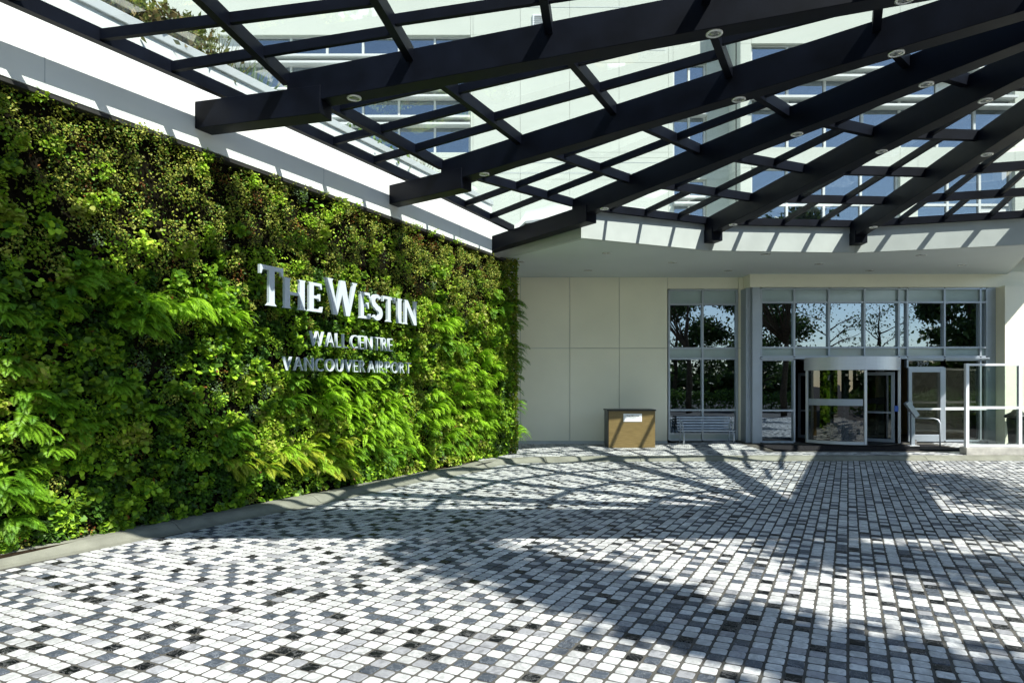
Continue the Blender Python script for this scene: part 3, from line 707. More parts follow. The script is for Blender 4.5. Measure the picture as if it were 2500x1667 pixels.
# projecting entrance bay
EB = 21.54
def ex(x): return (x - 1250) / 1667 * EB
hd = MB(); hd.box(ex(1831), ex(2434) + 3.2, EB, EB + 0.62, 5.09, 5.56)
hd.build('entrance_header', M['cream'], hb, bevel=0.006)
cl = MB(); cl.box(ex(1838), ex(1857), EB + 0.02, EB + 0.55, 0.1, 5.085); cl.build('column_cladding', M['alu'], hb, bevel=0.004)
cl = MB(); cl.box(ex(1824) + 0.02, ex(1838) - 0.003, EB + 0.16, EB + 0.7, 0.1, 5.085); cl.build('column_return', M['clad'], hb, bevel=0.004)
z_of = lambda y, D=EB: EYE + (940 - y) / 1667 * D
XS = [ex(x) for x in (1860, 1941, 2026, 2113, 2197, 2218, 2309, 2397, 2412)]
up_rows = [(z_of(870), z_of(848), 's'), (z_of(848), z_of(737), 'g'), (z_of(737), z_of(704), 's')]
st = glazed('shopfront', hb, EB + 0.16, XS, up_rows, M['alu']); tag(st, 'upper glazing of the entrance reflecting trees and sky')
sl = MB(); sl.box(XS[0] - 0.05, XS[-1] + 0.05, EB - 0.04, EB + 0.2, z_of(876), z_of(870) - 0.032); sl.build('transom_ledge', M['alu'], hb)
lowrows = [(0.2, z_of(1002), 'g'), (z_of(1002), z_of(878), 'g')]
glazed('side_light', hb, EB + 0.16, XS[0:2], lowrows, M['alu'])
glazed('side_light', hb, EB + 0.16, XS[6:9], [(0.24, z_of(878), 'g')], M['alu'], gm='door_glass')
MB().box(XS[6], XS[8] + 0.02, EB + 0.03, EB + 0.10, z_of(1001), z_of(994)).build('push_rail', M['alu_white'], hb)
glazed('transom_light', hb, EB + 0.16, XS[5:7], [(z_of(897), z_of(878), 'g')], M['alu'], gm='door_glass')
jb = MB(); jb.box(XS[-1] + 0.03, ex(2434), EB + 0.05, EB + 0.5, 0.1, 5.085); jb.build('jamb', M['clad'], hb)
# house number on the transom
me_n = text_mesh('3099', 0.215, 0.004, M['number'])[0]
o = bpy.data.objects.new('house_number', me_n); COL.objects.link(o); o.location = (ex(2244), EB + 0.122, z_of(893.5)); child(o, hb); o.scale = (0.92, 1, 1.0)
# hinged door
dr = MB(); dx0, dx1, dz0, dz1 = XS[5] + 0.03, XS[6] - 0.03, 0.215, z_of(899)
dr.box(dx0, dx0 + 0.11, EB + 0.04, EB + 0.12, dz0, dz1); dr.box(dx1 - 0.11, dx1, EB + 0.04, EB + 0.12, dz0, dz1)
dr.box(dx0 + 0.11, dx1 - 0.11, EB + 0.043, EB + 0.117, dz0, dz0 + 0.22); dr.box(dx0 + 0.11, dx1 - 0.11, EB + 0.043, EB + 0.117, dz1 - 0.12, dz1)
door = dr.build('door', M['alu'], hb, bevel=0.004)
MB().box(dx0 + 0.108, dx1 - 0.108, EB + 0.075, EB + 0.085, dz0 + 0.218, dz1 - 0.118).build('pane', M['door_glass'], door)
MB().box(dx0 + 0.11, dx1 - 0.11, EB + 0.015, EB + 0.05, 1.22, 1.28).build('push_bar', M['alu_white'], door)
MB().tube([(dx0 + 0.07, EB + 0.04, 1.5), (dx0 + 0.07, EB - 0.04, 1.5), (dx0 + 0.07, EB - 0.04, 1.1), (dx0 + 0.07, EB + 0.04, 1.1)], 0.012).build('handle', M['brushed'], door, smooth=True)

# interior behind the glass
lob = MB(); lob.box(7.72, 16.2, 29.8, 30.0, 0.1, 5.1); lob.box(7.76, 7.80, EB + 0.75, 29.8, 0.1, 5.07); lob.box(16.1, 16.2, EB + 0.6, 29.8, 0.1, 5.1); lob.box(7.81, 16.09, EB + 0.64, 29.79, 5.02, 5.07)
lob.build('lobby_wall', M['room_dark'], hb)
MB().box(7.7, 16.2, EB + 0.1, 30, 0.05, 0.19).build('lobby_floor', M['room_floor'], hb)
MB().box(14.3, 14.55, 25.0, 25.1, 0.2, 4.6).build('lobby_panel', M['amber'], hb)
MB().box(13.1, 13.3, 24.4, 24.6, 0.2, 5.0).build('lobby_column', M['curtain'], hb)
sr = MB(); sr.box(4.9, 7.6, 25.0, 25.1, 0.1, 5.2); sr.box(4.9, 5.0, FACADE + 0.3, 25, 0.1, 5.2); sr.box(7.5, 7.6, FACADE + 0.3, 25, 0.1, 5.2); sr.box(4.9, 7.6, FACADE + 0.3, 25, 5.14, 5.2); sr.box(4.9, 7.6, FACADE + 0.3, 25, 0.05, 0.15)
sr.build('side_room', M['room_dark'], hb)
# right-hand wall beyond the entrance, front faced
MB().box(ex(2434) + 0.004, 22, EB - 0.35, EB + 0.3, 0.05, 5.085).build('side_wall', M['cream'], hb)
MB().box(ex(2434) + 3.2, 22, EB - 0.35, EB + 0.3, 5.095, 7.2).build('side_wall', M['cream'], hb)
MB().box(ex(2434) + 0.9, ex(2434) + 3.2, EB + 0.64, EB + 0.9, 5.5, 7.2).build('side_wall', M['cream'], hb)

# --- soffit and curved fascia of the overhang
TH = [180.4, 164.3, 143.8, 124.3, 104.2, 84.6, 64.2]                # canopy beam directions round the hub
arc = [(HUB.x + R_FASCIA * math.cos(rad(q)), HUB.y + R_FASCIA * math.sin(rad(q))) for q in [122.9] + TH[4:]]
SPL = Vector((8.69, 7.58)); SPD = Vector((0.446, 0.895))            # left edge of the roof spine
def spine_x(y, w=0.0): return SPL.x + SPD.x / SPD.y * (y - SPL.y) + w
lend = Vector((-0.95, 19.75, 0))
soff = [(lend.x, lend.y)] + [(HUB.x + (x - HUB.x) * 1.002, HUB.y + (y - HUB.y) * 1.002) for x, y in arc] + [(spine_x(EB + 0.3), EB + 0.3), (spine_x(EB + 0.3), FACADE + 0.02), (-0.95, FACADE + 0.02)]
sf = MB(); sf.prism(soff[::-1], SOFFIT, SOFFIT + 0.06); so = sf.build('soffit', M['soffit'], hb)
fa = MB()
ln = [(lend.x, lend.y)] + arc
for (x0, y0), (x1, y1) in zip(arc, arc[1:]):
    fa.add([(x0, y0, SOFFIT - 0.006), (x1, y1, SOFFIT - 0.006), (x1, y1, 6.24), (x0, y0, 6.24)], [(0, 1, 2, 3)])
    d_ = Vector((HUB.x - (x0 + x1) / 2, HUB.y - (y0 + y1) / 2)).normalized() * -0.12
    fa.add([(x0, y0, SOFFIT - 0.006), (x1, y1, SOFFIT - 0.006), (x1 + d_.x, y1 + d_.y, SOFFIT - 0.006), (x0 + d_.x, y0 + d_.y, SOFFIT - 0.006)], [(0, 3, 2, 1)])
    fa.add([(x0, y0, 6.24), (x1, y1, 6.24), (x1 + d_.x, y1 + d_.y, 6.24), (x0 + d_.x, y0 + d_.y, 6.24)], [(0, 1, 2, 3)])
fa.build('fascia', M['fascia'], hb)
p0 = Vector((lend.x, lend.y, 0)); p1 = Vector((arc[0][0], arc[0][1], 0)); t_ = (p1 - p0).normalized(); n_ = Vector((-t_.y, t_.x, 0))
m = MB(); m.obox((p0 + p1) / 2 + n_ * 0.06 + Vector((0, 0, (SOFFIT - 0.006 + 5.98) / 2)), t_ * ((p1 - p0).length / 2 - 0.002), n_ * 0.06, Vector((0, 0, (5.98 - SOFFIT + 0.02) / 2)))
m.build('fascia_return', M['fascia'], hb)
rf = [(x, y) for x, y in soff]
MB().prism([(x, y) for x, y in ([(arc[0][0] - 1.3, arc[0][1] + 1.1)] + [(HUB.x + (R_FASCIA + 0.05) * math.cos(rad(q)), HUB.y + (R_FASCIA + 0.05) * math.sin(rad(q))) for q in [121] + TH[4:]] + [(spine_x(FACADE), FACADE), (-0.8, FACADE)])][::-1], 6.10, 6.16).build('roof_deck', M['coping'], hb)
# recessed downlights in the soffit
for x, y in [(0.24, 19.38), (2.32, 20.84), (2.52, 18.12), (4.59, 19.51), (6.62, 20.91), (6.77, 18.23), (8.87, 19.71), (10.95, 20.9), (11.03, 18.41), (13.14, 19.91)]:
    m = MB().lathe((x, y, SOFFIT), [(0.13, 0.0), (0.13, -0.008), (0.10, -0.010), (0.095, -0.002)], 20).build('downlight', M['chrome'], so, smooth=True)
    m = MB(); m.lathe((x, y, SOFFIT), [(0.096, -0.004), (0.06, -0.006), (0.058, -0.010), (0.0, -0.010)], 20).build('lamp', M['lamp_in'], so, smooth=True)

# --- upper storeys
def storey_wall(D, x0, x1, z0, z1, holes, t=0.35, pw=None, name='tower_panel'):
    """white panels between holes (x0,x1,z0,z1); vertical strips by hole edges, joints every panel"""
    xs_ = sorted({x0, x1} | {h[0] for h in holes} | {h[1] for h in holes} | set(pw or []))
    zs_ = sorted({z0, z1} | {h[2] for h in holes} | {h[3] for h in holes})
    for a_, b_ in zip(xs_, xs_[1:]):
        run = None
        for c_, d_ in zip(zs_, zs_[1:]):
            inside = any(h[0] <= (a_ + b_) / 2 <= h[1] and h[2] <= (c_ + d_) / 2 <= h[3] for h in holes)
            if inside: continue
            MB().box(a_ + 0.004, b_ - 0.004, D, D + t, c_ + 0.004, d_ - 0.004).build(name, M['tower'], hb)
JX = [-1.27, 0.27, 1.88, 3.49, 5.10]
HA = (-9.6, -1.35, 9.58, 13.4); HBs = [(5.25, 6.35, 6.5, 8.7), (5.25, 6.35, 9.4, 12.5)]
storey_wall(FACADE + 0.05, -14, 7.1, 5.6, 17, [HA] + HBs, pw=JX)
for z in (8.9, 9.24, 12.9, 14.3):
    MB().box(-1.2, 5.0, FACADE + 0.042, FACADE + 0.052, z, z + 0.018).build('panel_joint', M['coping'], hb)
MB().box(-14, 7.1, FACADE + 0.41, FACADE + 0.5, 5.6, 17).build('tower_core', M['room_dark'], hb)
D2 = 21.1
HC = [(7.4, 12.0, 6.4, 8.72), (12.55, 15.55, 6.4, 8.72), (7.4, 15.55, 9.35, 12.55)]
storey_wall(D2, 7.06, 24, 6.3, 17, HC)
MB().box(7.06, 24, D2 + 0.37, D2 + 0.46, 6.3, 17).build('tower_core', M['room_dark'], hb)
MB().box(7.062, 7.36, D2 + 0.36, FACADE + 0.4, 6.3, 17).build('tower_return', M['tower'], hb)
def strip_window(D, x0, x1, z0, z1, nx, bars, curt=0.2, seed=1, zsplit=()):
    """ribbon window set back in the wall: white mullions, paired light shelves, blue panes, some with curtains or blank panels"""
    r_ = random.Random(seed); m = MB(); w = 0.07; Dg = D + 0.20
    xs_ = [x0 + (x1 - x0) * i / nx for i in range(nx + 1)]
    zs_ = sorted([z0, z1] + list(bars) + list(zsplit))
    for i, x in enumerate(xs_):
        ww = w if 0 < i < nx else 0.14
        m.box(max(x0 + 0.005, x - ww / 2), min(x1 - 0.005, x + ww / 2), Dg - 0.07, Dg + 0.03, z0 + 0.005, z1 - 0.005)
    for z in zs_:
        for a_, b_ in zip(xs_, xs_[1:]):
            m.box(a_ + (w / 2 if a_ > x0 else 0.07), b_ - (w / 2 if b_ < x1 else 0.07), Dg - 0.064, Dg + 0.025, max(z0 + 0.006, z - 0.035), min(z1 - 0.006, z + 0.035))
    wi = m.build('window', M['white_frame'], hb)
    for z in bars:
        MB().box(x0 + 0.01, x1 - 0.01, D - 0.16, D + 0.12, z - 0.035, z + 0.035).build('light_shelf', M['white_frame'], wi)
    for a_, b_ in zip(xs_, xs_[1:]):
        for c_, d_ in zip(zs_, zs_[1:]):
            if d_ - c_ < 0.12: continue
            q = r_.random()
            MB().box(a_ + 0.034, b_ - 0.034, Dg - 0.012, Dg, c_ + 0.03, d_ - 0.03).build('pane', M['white_frame'] if q < 0.06 else M['tower_glass'], wi)
            if q > 1 - curt:
                MB().box(a_ + 0.04, b_ - 0.04, Dg + 0.06, Dg + 0.08, c_ + 0.03, d_ - 0.03).build('curtain', M['curtain'], wi)
    return wi
strip_window(FACADE + 0.05, *HA, 7, [12.68, 12.46, 11.60, 11.37, 10.70, 10.47], 0.15, 3)
for k, h in enumerate(HBs): strip_window(FACADE + 0.05, *h, 2, [h[2] + 1.4, h[2] + 1.6] if k else [7.9, 8.1], 0.2, 5 + k)
strip_window(D2, *HC[0], 4, [], 0.9, 8, zsplit=[7.6]); strip_window(D2, *HC[1], 3, [], 0.7, 9, zsplit=[7.6])
strip_window(D2, *HC[2], 7, [10.86, 10.60, 11.74, 11.50], 0.15, 10)
# wall vent
vg = MB(); vx0, vx1, vz0, vz1 = 0.67, 1.28, 13.5, 14.0
for i in range(6):
    z = vz0 + 0.05 + 0.075 * i; vg.obox(((vx0 + vx1) / 2, FACADE + 0.01, z), Vector(((vx1 - vx0) / 2 - 0.05, 0, 0)), Vector((0, 0.03, -0.03)), Vector((0, 0.004, 0.004)))
v_ = vg.build('vent_louvre', M['alu_white'], hb)
fr = MB(); fr.box(vx0, vx1, FACADE, FACADE + 0.048, vz0 - 0.05, vz0); fr.box(vx0, vx1, FACADE, FACADE + 0.048, vz1, vz1 + 0.05); fr.box(vx0, vx0 + 0.05, FACADE, FACADE + 0.048, vz0 + .001, vz1 - .001); fr.box(vx1 - 0.05, vx1, FACADE, FACADE + 0.048, vz0 + .001, vz1 - .001)
child(fr.build('vent_frame', M['alu_white']), v_); child(MB().box(vx0 + .05, vx1 - .05, FACADE + 0.042, FACADE + 0.046, vz0, vz1).build('vent_back', M['room_dark']), v_)
# roof terrace behind the boundary wall
tr = MB(); a0 = W(-18, 0, -0.45); a1 = W(5.2, 0, -0.45); tr.prism([(a0.x, a0.y), (a1.x, a1.y), (a1.x, FACADE), (-24, FACADE), (-24, a0.y)], 6.2, 6.4); tr.build('terrace_roof', M['coping'], hb)

# ================================================================ glass canopy
cn = thing('glass_canopy', (HUB.x, HUB.y, zc(0)), 'fan-shaped glass canopy on dark steel beams over the driveway', 'canopy')
RR = [11.5, 9.64, 7.78, 5.92, 4.03, 2.2]
NPANE = [4, 3, 3, 2, 1]
BW_, BH_ = 0.27, 0.44
def sweep(path, w, h, mi=0):
    """box section along a path, mitred at the corners, sides upright"""
    m = MB(); n = len(path); vv = []
    for i, p in enumerate(path):
        a_ = path[i - 1] if i else None; b_ = path[i + 1] if i < n - 1 else None
        d0 = (p - a_).normalized() if a_ is not None else None; d1 = (b_ - p).normalized() if b_ is not None else None
        dd = d0 or d1
        if d0 is not None and d1 is not None: dd = (d0 + d1).normalized()
        ref = d0 or d1
        s_ = dd.cross(Vector((0, 0, 1))).normalized(); k = 1.0 / max(0.3, s_.dot(ref.cross(Vector((0, 0, 1))).normalized()))
        for sx, sz in ((-1, -1), (1, -1), (1, 1), (-1, 1)): vv.append(p + s_ * (sx * w / 2 * k) + Vector((0, 0, sz * h / 2)))
    ff = [(0, 1, 2, 3), tuple((n - 1) * 4 + i for i in (3, 2, 1, 0))]
    for i in range(n - 1): ff += [(i * 4 + k, (i + 1) * 4 + k, (i + 1) * 4 + (k + 1) % 4, i * 4 + (k + 1) % 4) for k in range(4)]
    return m.add(vv, [q[::-1] for q in ff], mi)
beams = []
for i, th in enumerate(TH[:-1]):
    if i == 0: continue                        # the front girder carries this edge
    dz = -0.03 - BH_ / 2
    path = [cone(th, 0.9, dz), cone(th, RIM, dz)]
    if i <= 3:
        path[1] = cone(th, RIM - 0.04, dz)
        d_ = Vector((math.cos(rad(th)), math.sin(rad(th)), 0)); e_ = cone(th, 10.93)
        t_end = (0.28 - (e_ - W(0, 0, 0)).dot(WN)) / d_.dot(WN)
        if i == 3: t_end = 17.4 - 10.93
        f_ = e_ + d_ * t_end; c_ = (e_ + f_) / 2
        stub = MB().obox((c_.x, c_.y, 5.88), d_ * (t_end / 2), Vector((-d_.y, d_.x, 0)) * 0.152, Vector((0, 0, 0.192)))
    else:
        path[1] = cone(th, R_FASCIA + 0.02, dz)
    bo = sweep(path, BW_, BH_).build('beam', M['steel'], cn, bevel=0.006); beams.append(bo)
    if i <= 3: stub.build('beam_end', M['steel'], bo, bevel=0.006)
    if i > 3:
        q = cone(th, RIM - 0.09, 0); d_ = Vector((math.cos(rad(th)), math.sin(rad(th)), 0)); s_ = Vector((-d_.y, d_.x, 0))
        MB().obox(Vector((q.x, q.y, 5.83)), d_ * 0.19, s_ * 0.155, Vector((0, 0, 0.16))).build('beam_shoe', M['steel'], bo, bevel=0.006)
    for r_ in (10.5, 5.8, 3.8):
        q = cone(th, r_, -0.03 - BH_ )
        MB().lathe(q, [(0.098, 0.012), (0.098, -0.012), (0.074, -0.016), (0.070, -0.004)], 20).build('downlight', M['chrome'], bo, smooth=True)
        MB().lathe(q, [(0.071, -0.006), (0.05, -0.010), (0.048, -0.014), (0.0, -0.014)], 20).build('lamp', M['lamp_in'], bo, smooth=True)

GLZ = 0.012
def quad_pane(P):
    n = (P[1] - P[0]).cross(P[3] - P[0]).normalized(); n = n if n.z > 0 else -n
    m = MB(); a_ = [p + n * 0.004 for p in P]; b_ = [p + n * (0.004 + GLZ) for p in P]
    m.add(a_ + b_, [(0, 3, 2, 1), (4, 5, 6, 7), (0, 1, 5, 4), (1, 2, 6, 5), (2, 3, 7, 6), (3, 0, 4, 7)])
    return m.build('pane', M['roof_glass'], cn)
GUT = 0.68
def to_gutter(p, q):
    """continue the line q->p outwards until it is GUT metres from the boundary wall"""
    d_ = p - q; dp = (p - W(0, 0, 0)).dot(WN); dd = d_.dot(WN); t = (GUT - dp) / dd
    return p + d_ * t
for i in range(len(TH) - 1):
    ta, tb = TH[i], TH[i + 1]
    def edge(k, f):
        a_, b_ = cone(ta, RR[k]), cone(tb, RR[k]); return a_.lerp(b_, f)
    for k in range(len(RR)):
        a_, b_ = cone(ta, RR[k]), cone(tb, RR[k]); t_ = (b_ - a_).normalized()
        big = (k == 0 and i >= 3)
        if big: a_, b_ = cone(ta, 11.565), cone(tb, 11.565)
        MB().bar(a_ + t_ * 0.10, b_ - t_ * 0.10, 0.10, 0.18, drop=0.0).build('purlin', M['steel'], cn)
    for k in range(len(RR) - 1):
        n_ = NPANE[k]
        for j in range(n_):
            if j:
                a_, b_ = edge(k, j / n_), edge(k + 1, j / n_); MB().bar(a_, b_, 0.065, 0.125, drop=0.002).build('rafter', M['steel'], cn)
            quad_pane([edge(k, j / n_), edge(k, (j + 1) / n_), edge(k + 1, (j + 1) / n_), edge(k + 1, j / n_)])
    if i < 3:        # skirt of glass out to the gutter along the boundary wall
        outs = [to_gutter(edge(0, j / 4), edge(1, j / 4)) for j in range(5)]
        if i == 0: outs[0] = to_gutter(edge(0, 0.02), edge(1, 0.02))
        for j in range(5):
            if 0 < j < 4: MB().bar(edge(0, j / 4), outs[j], 0.065, 0.125, drop=0.002).build('rafter', M['steel'], cn)
        for j in range(4):
            quad_pane([outs[j], outs[j + 1], edge(0, (j + 1) / 4), edge(0, j / 4)])
            MB().bar(outs[j], outs[j + 1], 0.10, 0.17, drop=-0.02).build('gutter', M['steel'], cn)
# hub drum, and the two box girders that carry the fan (they run out over the drive)
MB().lathe((HUB.x, HUB.y, zc(1.0) - 0.45), [(0, 0), (1.0, 0), (1.0, 0.5), (0, 0.5)], 28).build('hub', M['steel'], cn)
def girder(poly, z0, z1, name): return MB().prism(poly, z0, z1).build(name, M['steel'], cn)
y0_, y1_ = 4.58, EB - 0.36
girder([(spine_x(y0_), y0_), (spine_x(y0_, 2.2), y0_), (spine_x(y1_, 2.2), y1_), (spine_x(y1_), y1_)], 6.62, 7.05, 'girder')
girder([(-7.55, 4.58), (spine_x(4.58) - 0.002, 4.58), (spine_x(6.44) - 0.002, 6.44), (-6.6, 6.44)], 6.62, 7.05, 'girder')
# ================================================================ revolving door
RC = Vector((10.73, 22.05, 0.2)); RD = 1.56
rv = thing('revolving_door', (RC.x, RC.y, 0.2), 'round revolving door with silver drum header in the middle of the entrance', 'door')
def arc_pts(r, a0, a1, n): return [(RC.x + r * math.cos(rad(a0 + (a1 - a0) * i / n)), RC.y + r * math.sin(rad(a0 + (a1 - a0) * i / n))) for i in range(n + 1)]
def curved(r0, r1, a0, a1, z0, z1, n=18):
    m = MB(); o_ = arc_pts(r1, a0, a1, n); i_ = arc_pts(r0, a0, a1, n)
    for k in range(n): m.prism([o_[k], o_[k + 1], i_[k + 1], i_[k]] if a1 > a0 else [i_[k], i_[k + 1], o_[k + 1], o_[k]], z0, z1)
    m2 = MB(); K = n + 1; v_ = [(x, y, z) for z in (z0, z1) for ring in (o_, i_) for x, y in ring]
    ff = []
    for k in range(n):
        ff += [(k, k + 1, 2 * K + k + 1, 2 * K + k), (K + k + 1, K + k, 3 * K + k, 3 * K + k + 1), (k + 1, k, K + k, K + k + 1), (2 * K + k, 2 * K + k + 1, 3 * K + k + 1, 3 * K + k)]
    ff += [(0, 2 * K, 3 * K, K), (n, K + n, 3 * K + n, 2 * K + n)]
    return m2.add(v_, ff)
curved(RD - 0.06, RD + 0.03, 198, 342, 2.46, 2.86, 36).build('drum_header', M['brushed'], rv, smooth=False)
MB().prism(arc_pts(RD - 0.07, 0, 350, 35), 2.80, 2.84).build('drum_ceiling', M['alu'], rv)
MB().prism(arc_pts(RD + 0.02, 0, 350, 35), 0.185, 0.205).build('floor_disc', M['black'], rv)
for a0, a1 in ((203, 264), (325, 338)):
    curved(RD - 0.012, RD, a0, a1, 0.30, 2.455, 16).build('curved_glass', M['door_glass'], rv)
    curved(RD - 0.03, RD + 0.02, a0, a1, 0.206, 0.298, 16).build('bottom_rail', M['alu_white'], rv)
for a_ in (202, 265.5, 323.5, 339):
    c = Vector((RC.x + RD * math.cos(rad(a_)), RC.y + RD * math.sin(rad(a_)), 1.33)); d_ = Vector((math.cos(rad(a_)), math.sin(rad(a_)), 0)); s_ = Vector((-d_.y, d_.x, 0))
    MB().obox(c, d_ * 0.035, s_ * 0.038, Vector((0, 0, 1.125))).build('post', M['alu_white'], rv, bevel=0.004)
for a0, a1, z0, z1 in ((204, 263, 1.38, 1.58),):
    curved(RD - 0.02, RD + 0.006, a0, a1, z0, z1, 12).build('manifestation_band', M['clad'], rv)
MB().lathe((RC.x, RC.y, 0.206), [(0.05, 0), (0.05, 2.5)], 12).build('centre_shaft', M['alu'], rv)
for a_ in (228, 318, 48, 138):
    d_ = Vector((math.cos(rad(a_)), math.sin(rad(a_)), 0)); s_ = Vector((-d_.y, d_.x, 0)); L_ = RD - 0.10
    m = MB()
    for r_ in (0.09, L_ - 0.05): m.obox(RC + d_ * r_ + Vector((0, 0, 1.12)), d_ * 0.045, s_ * 0.022, Vector((0, 0, 1.09)))
    for z in (0.08, 0.95, 2.16): m.obox(RC + d_ * (L_ / 2 + 0.02) + Vector((0, 0, z)), d_ * (L_ / 2 - 0.116), s_ * 0.02, Vector((0, 0, 0.05 if z != 0.95 else 0.03)))
    w_ = m.build('door_wing', M['alu'] if a_ == 228 else M['clad'], rv)
    MB().obox(RC + d_ * (L_ / 2 + 0.02) + Vector((0, 0, 1.12)), d_ * (L_ / 2 - 0.10), s_ * 0.005, Vector((0, 0, 1.06))).build('pane', M['door_glass'], w_)

# ================================================================ entry mat and step
em = MB(); em.prism([(7.55, 19.55), (13.0, 19.55), (13.0, 21.5), (7.55, 21.5)], 0.10, 0.165)
tag(em.build('entry_mat', M['mat'], bevel=0.01), 'wide black entrance mat in front of the revolving door', 'mat')

# ================================================================ podium
pd = thing('valet_podium', (3.65, 20.9, 0.1), 'wood-veneer podium with black top and white plate against the cream wall', 'podium')
px0, px1, py0, py1 = 2.935, 4.345, 20.72, 21.55
MB().box(px0, px1, py0, py1, 0.10, 1.215).build('body', M['wood'], pd, bevel=0.006)
MB().box(px0 - 0.022, px0 - 0.002, py0 + 0.012, py1, 0.102, 1.215).build('side_panel', M['black'], pd)
MB().box(px0 - 0.05, px1 + 0.025, py0 - 0.02, py1 + 0.02, 1.218, 1.262).build('top', M['black'], pd, bevel=0.005)
MB().box(px0 + 0.01, px1 - 0.01, py0 + 0.012, py1 - 0.01, 0.085, 0.1).build('plinth', M['black'], pd)
pl_ = MB().box(3.38, 3.94, py0 - 0.012, py0 - 0.001, 0.895, 1.135).build('name_plate', M['plate'], pd)
# plate lettering
def plate_line(txt, x0, x1, z, h, serif):
    s = 0; items = []
    for ch in txt:
        if ch == ' ': s += 0.35; continue
        big = serif and (len(items) == 0 or ch == 'W'); hh = h * (1.25 if big else 1)
        if serif: pts, w = GL[ch]; items.append((ch, s, hh, w * hh / h)); s += w * hh / h + 0.10
        else:
            me, w, h0 = ADV[ch]; items.append((ch, s, hh, w / h0)); s += w / h0 + 0.14
    k = (x1 - x0) / (s * h)
    for ch, s_, hh, w in items:
        if serif:
            o_ = bpy.data.objects.new('letter', poly_letter(GL[ch][0], hh, 0.002).mesh('letter', M['ink'])); o_.scale = (k, 1, 1)
        else:
            me = ADV[ch][0].copy(); me.materials.clear(); me.materials.append(M['ink']); o_ = bpy.data.objects.new('letter', me); o_.scale = (hh / ADV[ch][2] * k, 0.006, hh / ADV[ch][2])
        COL.objects.link(o_); o_.location = (x0 + s_ * h * k, py0 - 0.0145, z); child(o_, pl_)
plate_line('THE WESTIN', 3.47, 3.86, 1.045, 0.038, True)
plate_line('WALL CENTRE', 3.575, 3.755, 1.008, 0.015, False); plate_line('VANCOUVER AIRPORT', 3.54, 3.79, 0.975, 0.015, False)

# ================================================================ bench
bn = thing('park_bench', (6.2, 21.6, 0.12), 'grey metal slatted bench with looped arms under the side window', 'bench')
bx0, bx1, by, gz = 5.30, 7.02, 21.45, 0.125
for k in range(5):
    t = k / 4; y = by + 0.44 + 0.10 * t; z = gz + 0.50 + 0.34 * t
    MB().obox(((bx0 + bx1) / 2, y, z), Vector(((bx1 - bx0) / 2, 0, 0)), Vector((0, 0.011, -0.003)), Vector((0, 0.008, 0.029))).build('back_slat', M['benchm'], bn, bevel=0.004)
for k in range(6):
    y = by + 0.02 + 0.078 * k; z = gz + 0.435 - 0.012 * math.sin(math.pi * k / 5)
    MB().box(bx0, bx1, y - 0.03, y + 0.03, z - 0.014, z + 0.014).build('seat_slat', M['benchm'], bn, bevel=0.004)
for x in (bx0 + 0.10, bx1 - 0.05):
    MB().tube([(x, by + 0.02, gz), (x, by - 0.03, gz + 0.2), (x, by + 0.03, gz + 0.41), (x, by + 0.25, gz + 0.415), (x, by + 0.42, gz + 0.46), (x, by + 0.58, gz + 0.86)], 0.024, 8).build('end_frame', M['benchm'], bn, smooth=True)
    MB().tube([(x, by + 0.44, gz + 0.42), (x, by + 0.46, gz + 0.2), (x, by + 0.54, gz)], 0.022, 8).build('leg', M['benchm'], bn, smooth=True)
    MB().tube([(x - 0.035, by + 0.13 + 0.16 * math.cos(q), gz + 0.58 + 0.145 * math.sin(q)) for q in np.linspace(0, 2 * math.pi, 22)[:-1]], 0.02, 8, closed=True).build('arm_loop', M['benchm'], bn, smooth=True)

# ================================================================ glazed wind screen on its plinth
SD = 18.62
ws = thing('wind_screen', (14, SD, 0.1), 'clear glass wind screen with white frame on a low concrete plinth', 'screen')
def zx(y): return EYE + (940 - y) / 1667 * SD
def xx(x): return (x - 1250) / 1667 * SD
MB().box(xx(2357), 20, SD - 0.05, SD + 0.25, 0.08, zx(1092)).build('plinth', M['plinth'], ws, bevel=0.012)
xs_ = [xx(2364.5), xx(2494), xx(2494) + 1.45, xx(2494) + 2.9]
for x in xs_: MB().box(x - 0.045, x + 0.045, SD + 0.03, SD + 0.12, zx(1092), zx(887)).build('post', M['alu_white'], ws, bevel=0.004)
for a_, b_ in zip(xs_, xs_[1:]):
    for z, h in ((zx(890), 0.03), (zx(995), 0.035), (zx(1088), 0.035)):
        MB().box(a_ + 0.046, b_ - 0.046, SD + 0.034, SD + 0.116, z - h, z + h).build('rail', M['alu_white'], ws)
    for z0, z1 in ((zx(1088) + 0.036, zx(995) - 0.036), (zx(995) + 0.036, zx(890) - 0.031)):
        MB().box(a_ + 0.046, b_ - 0.046, SD + 0.07, SD + 0.08, z0, z1).build('pane', M['screen_glass'], ws)

# handrail at the end of the mat
hr = MB(); hx = 12.78
hr.tube([(hx - 0.55, 20.9, 1.0), (hx - 0.12, 20.5, 1.0), (hx - 0.03, 20.42, 0.96), (hx, 20.38, 0.86), (hx, 20.38, 0.16)], 0.022, 10)
hr.tube([(hx - 0.55, 20.9, 1.0), (hx - 0.55, 20.9, 0.16)], 0.022, 10)
tag(hr.build('handrail', M['brushed'], smooth=True), 'bent steel handrail beside the single entrance door', 'handrail')
ds = MB().lathe((12.35, 20.9, 0.165), [(0.06, 0), (0.06, 0.03), (0.035, 0.05), (0.035, 0.16), (0.0, 0.17)], 14)
tag(ds.build('door_stop', M['black'], smooth=True), 'small black floor stop by the handrail', 'door stop')

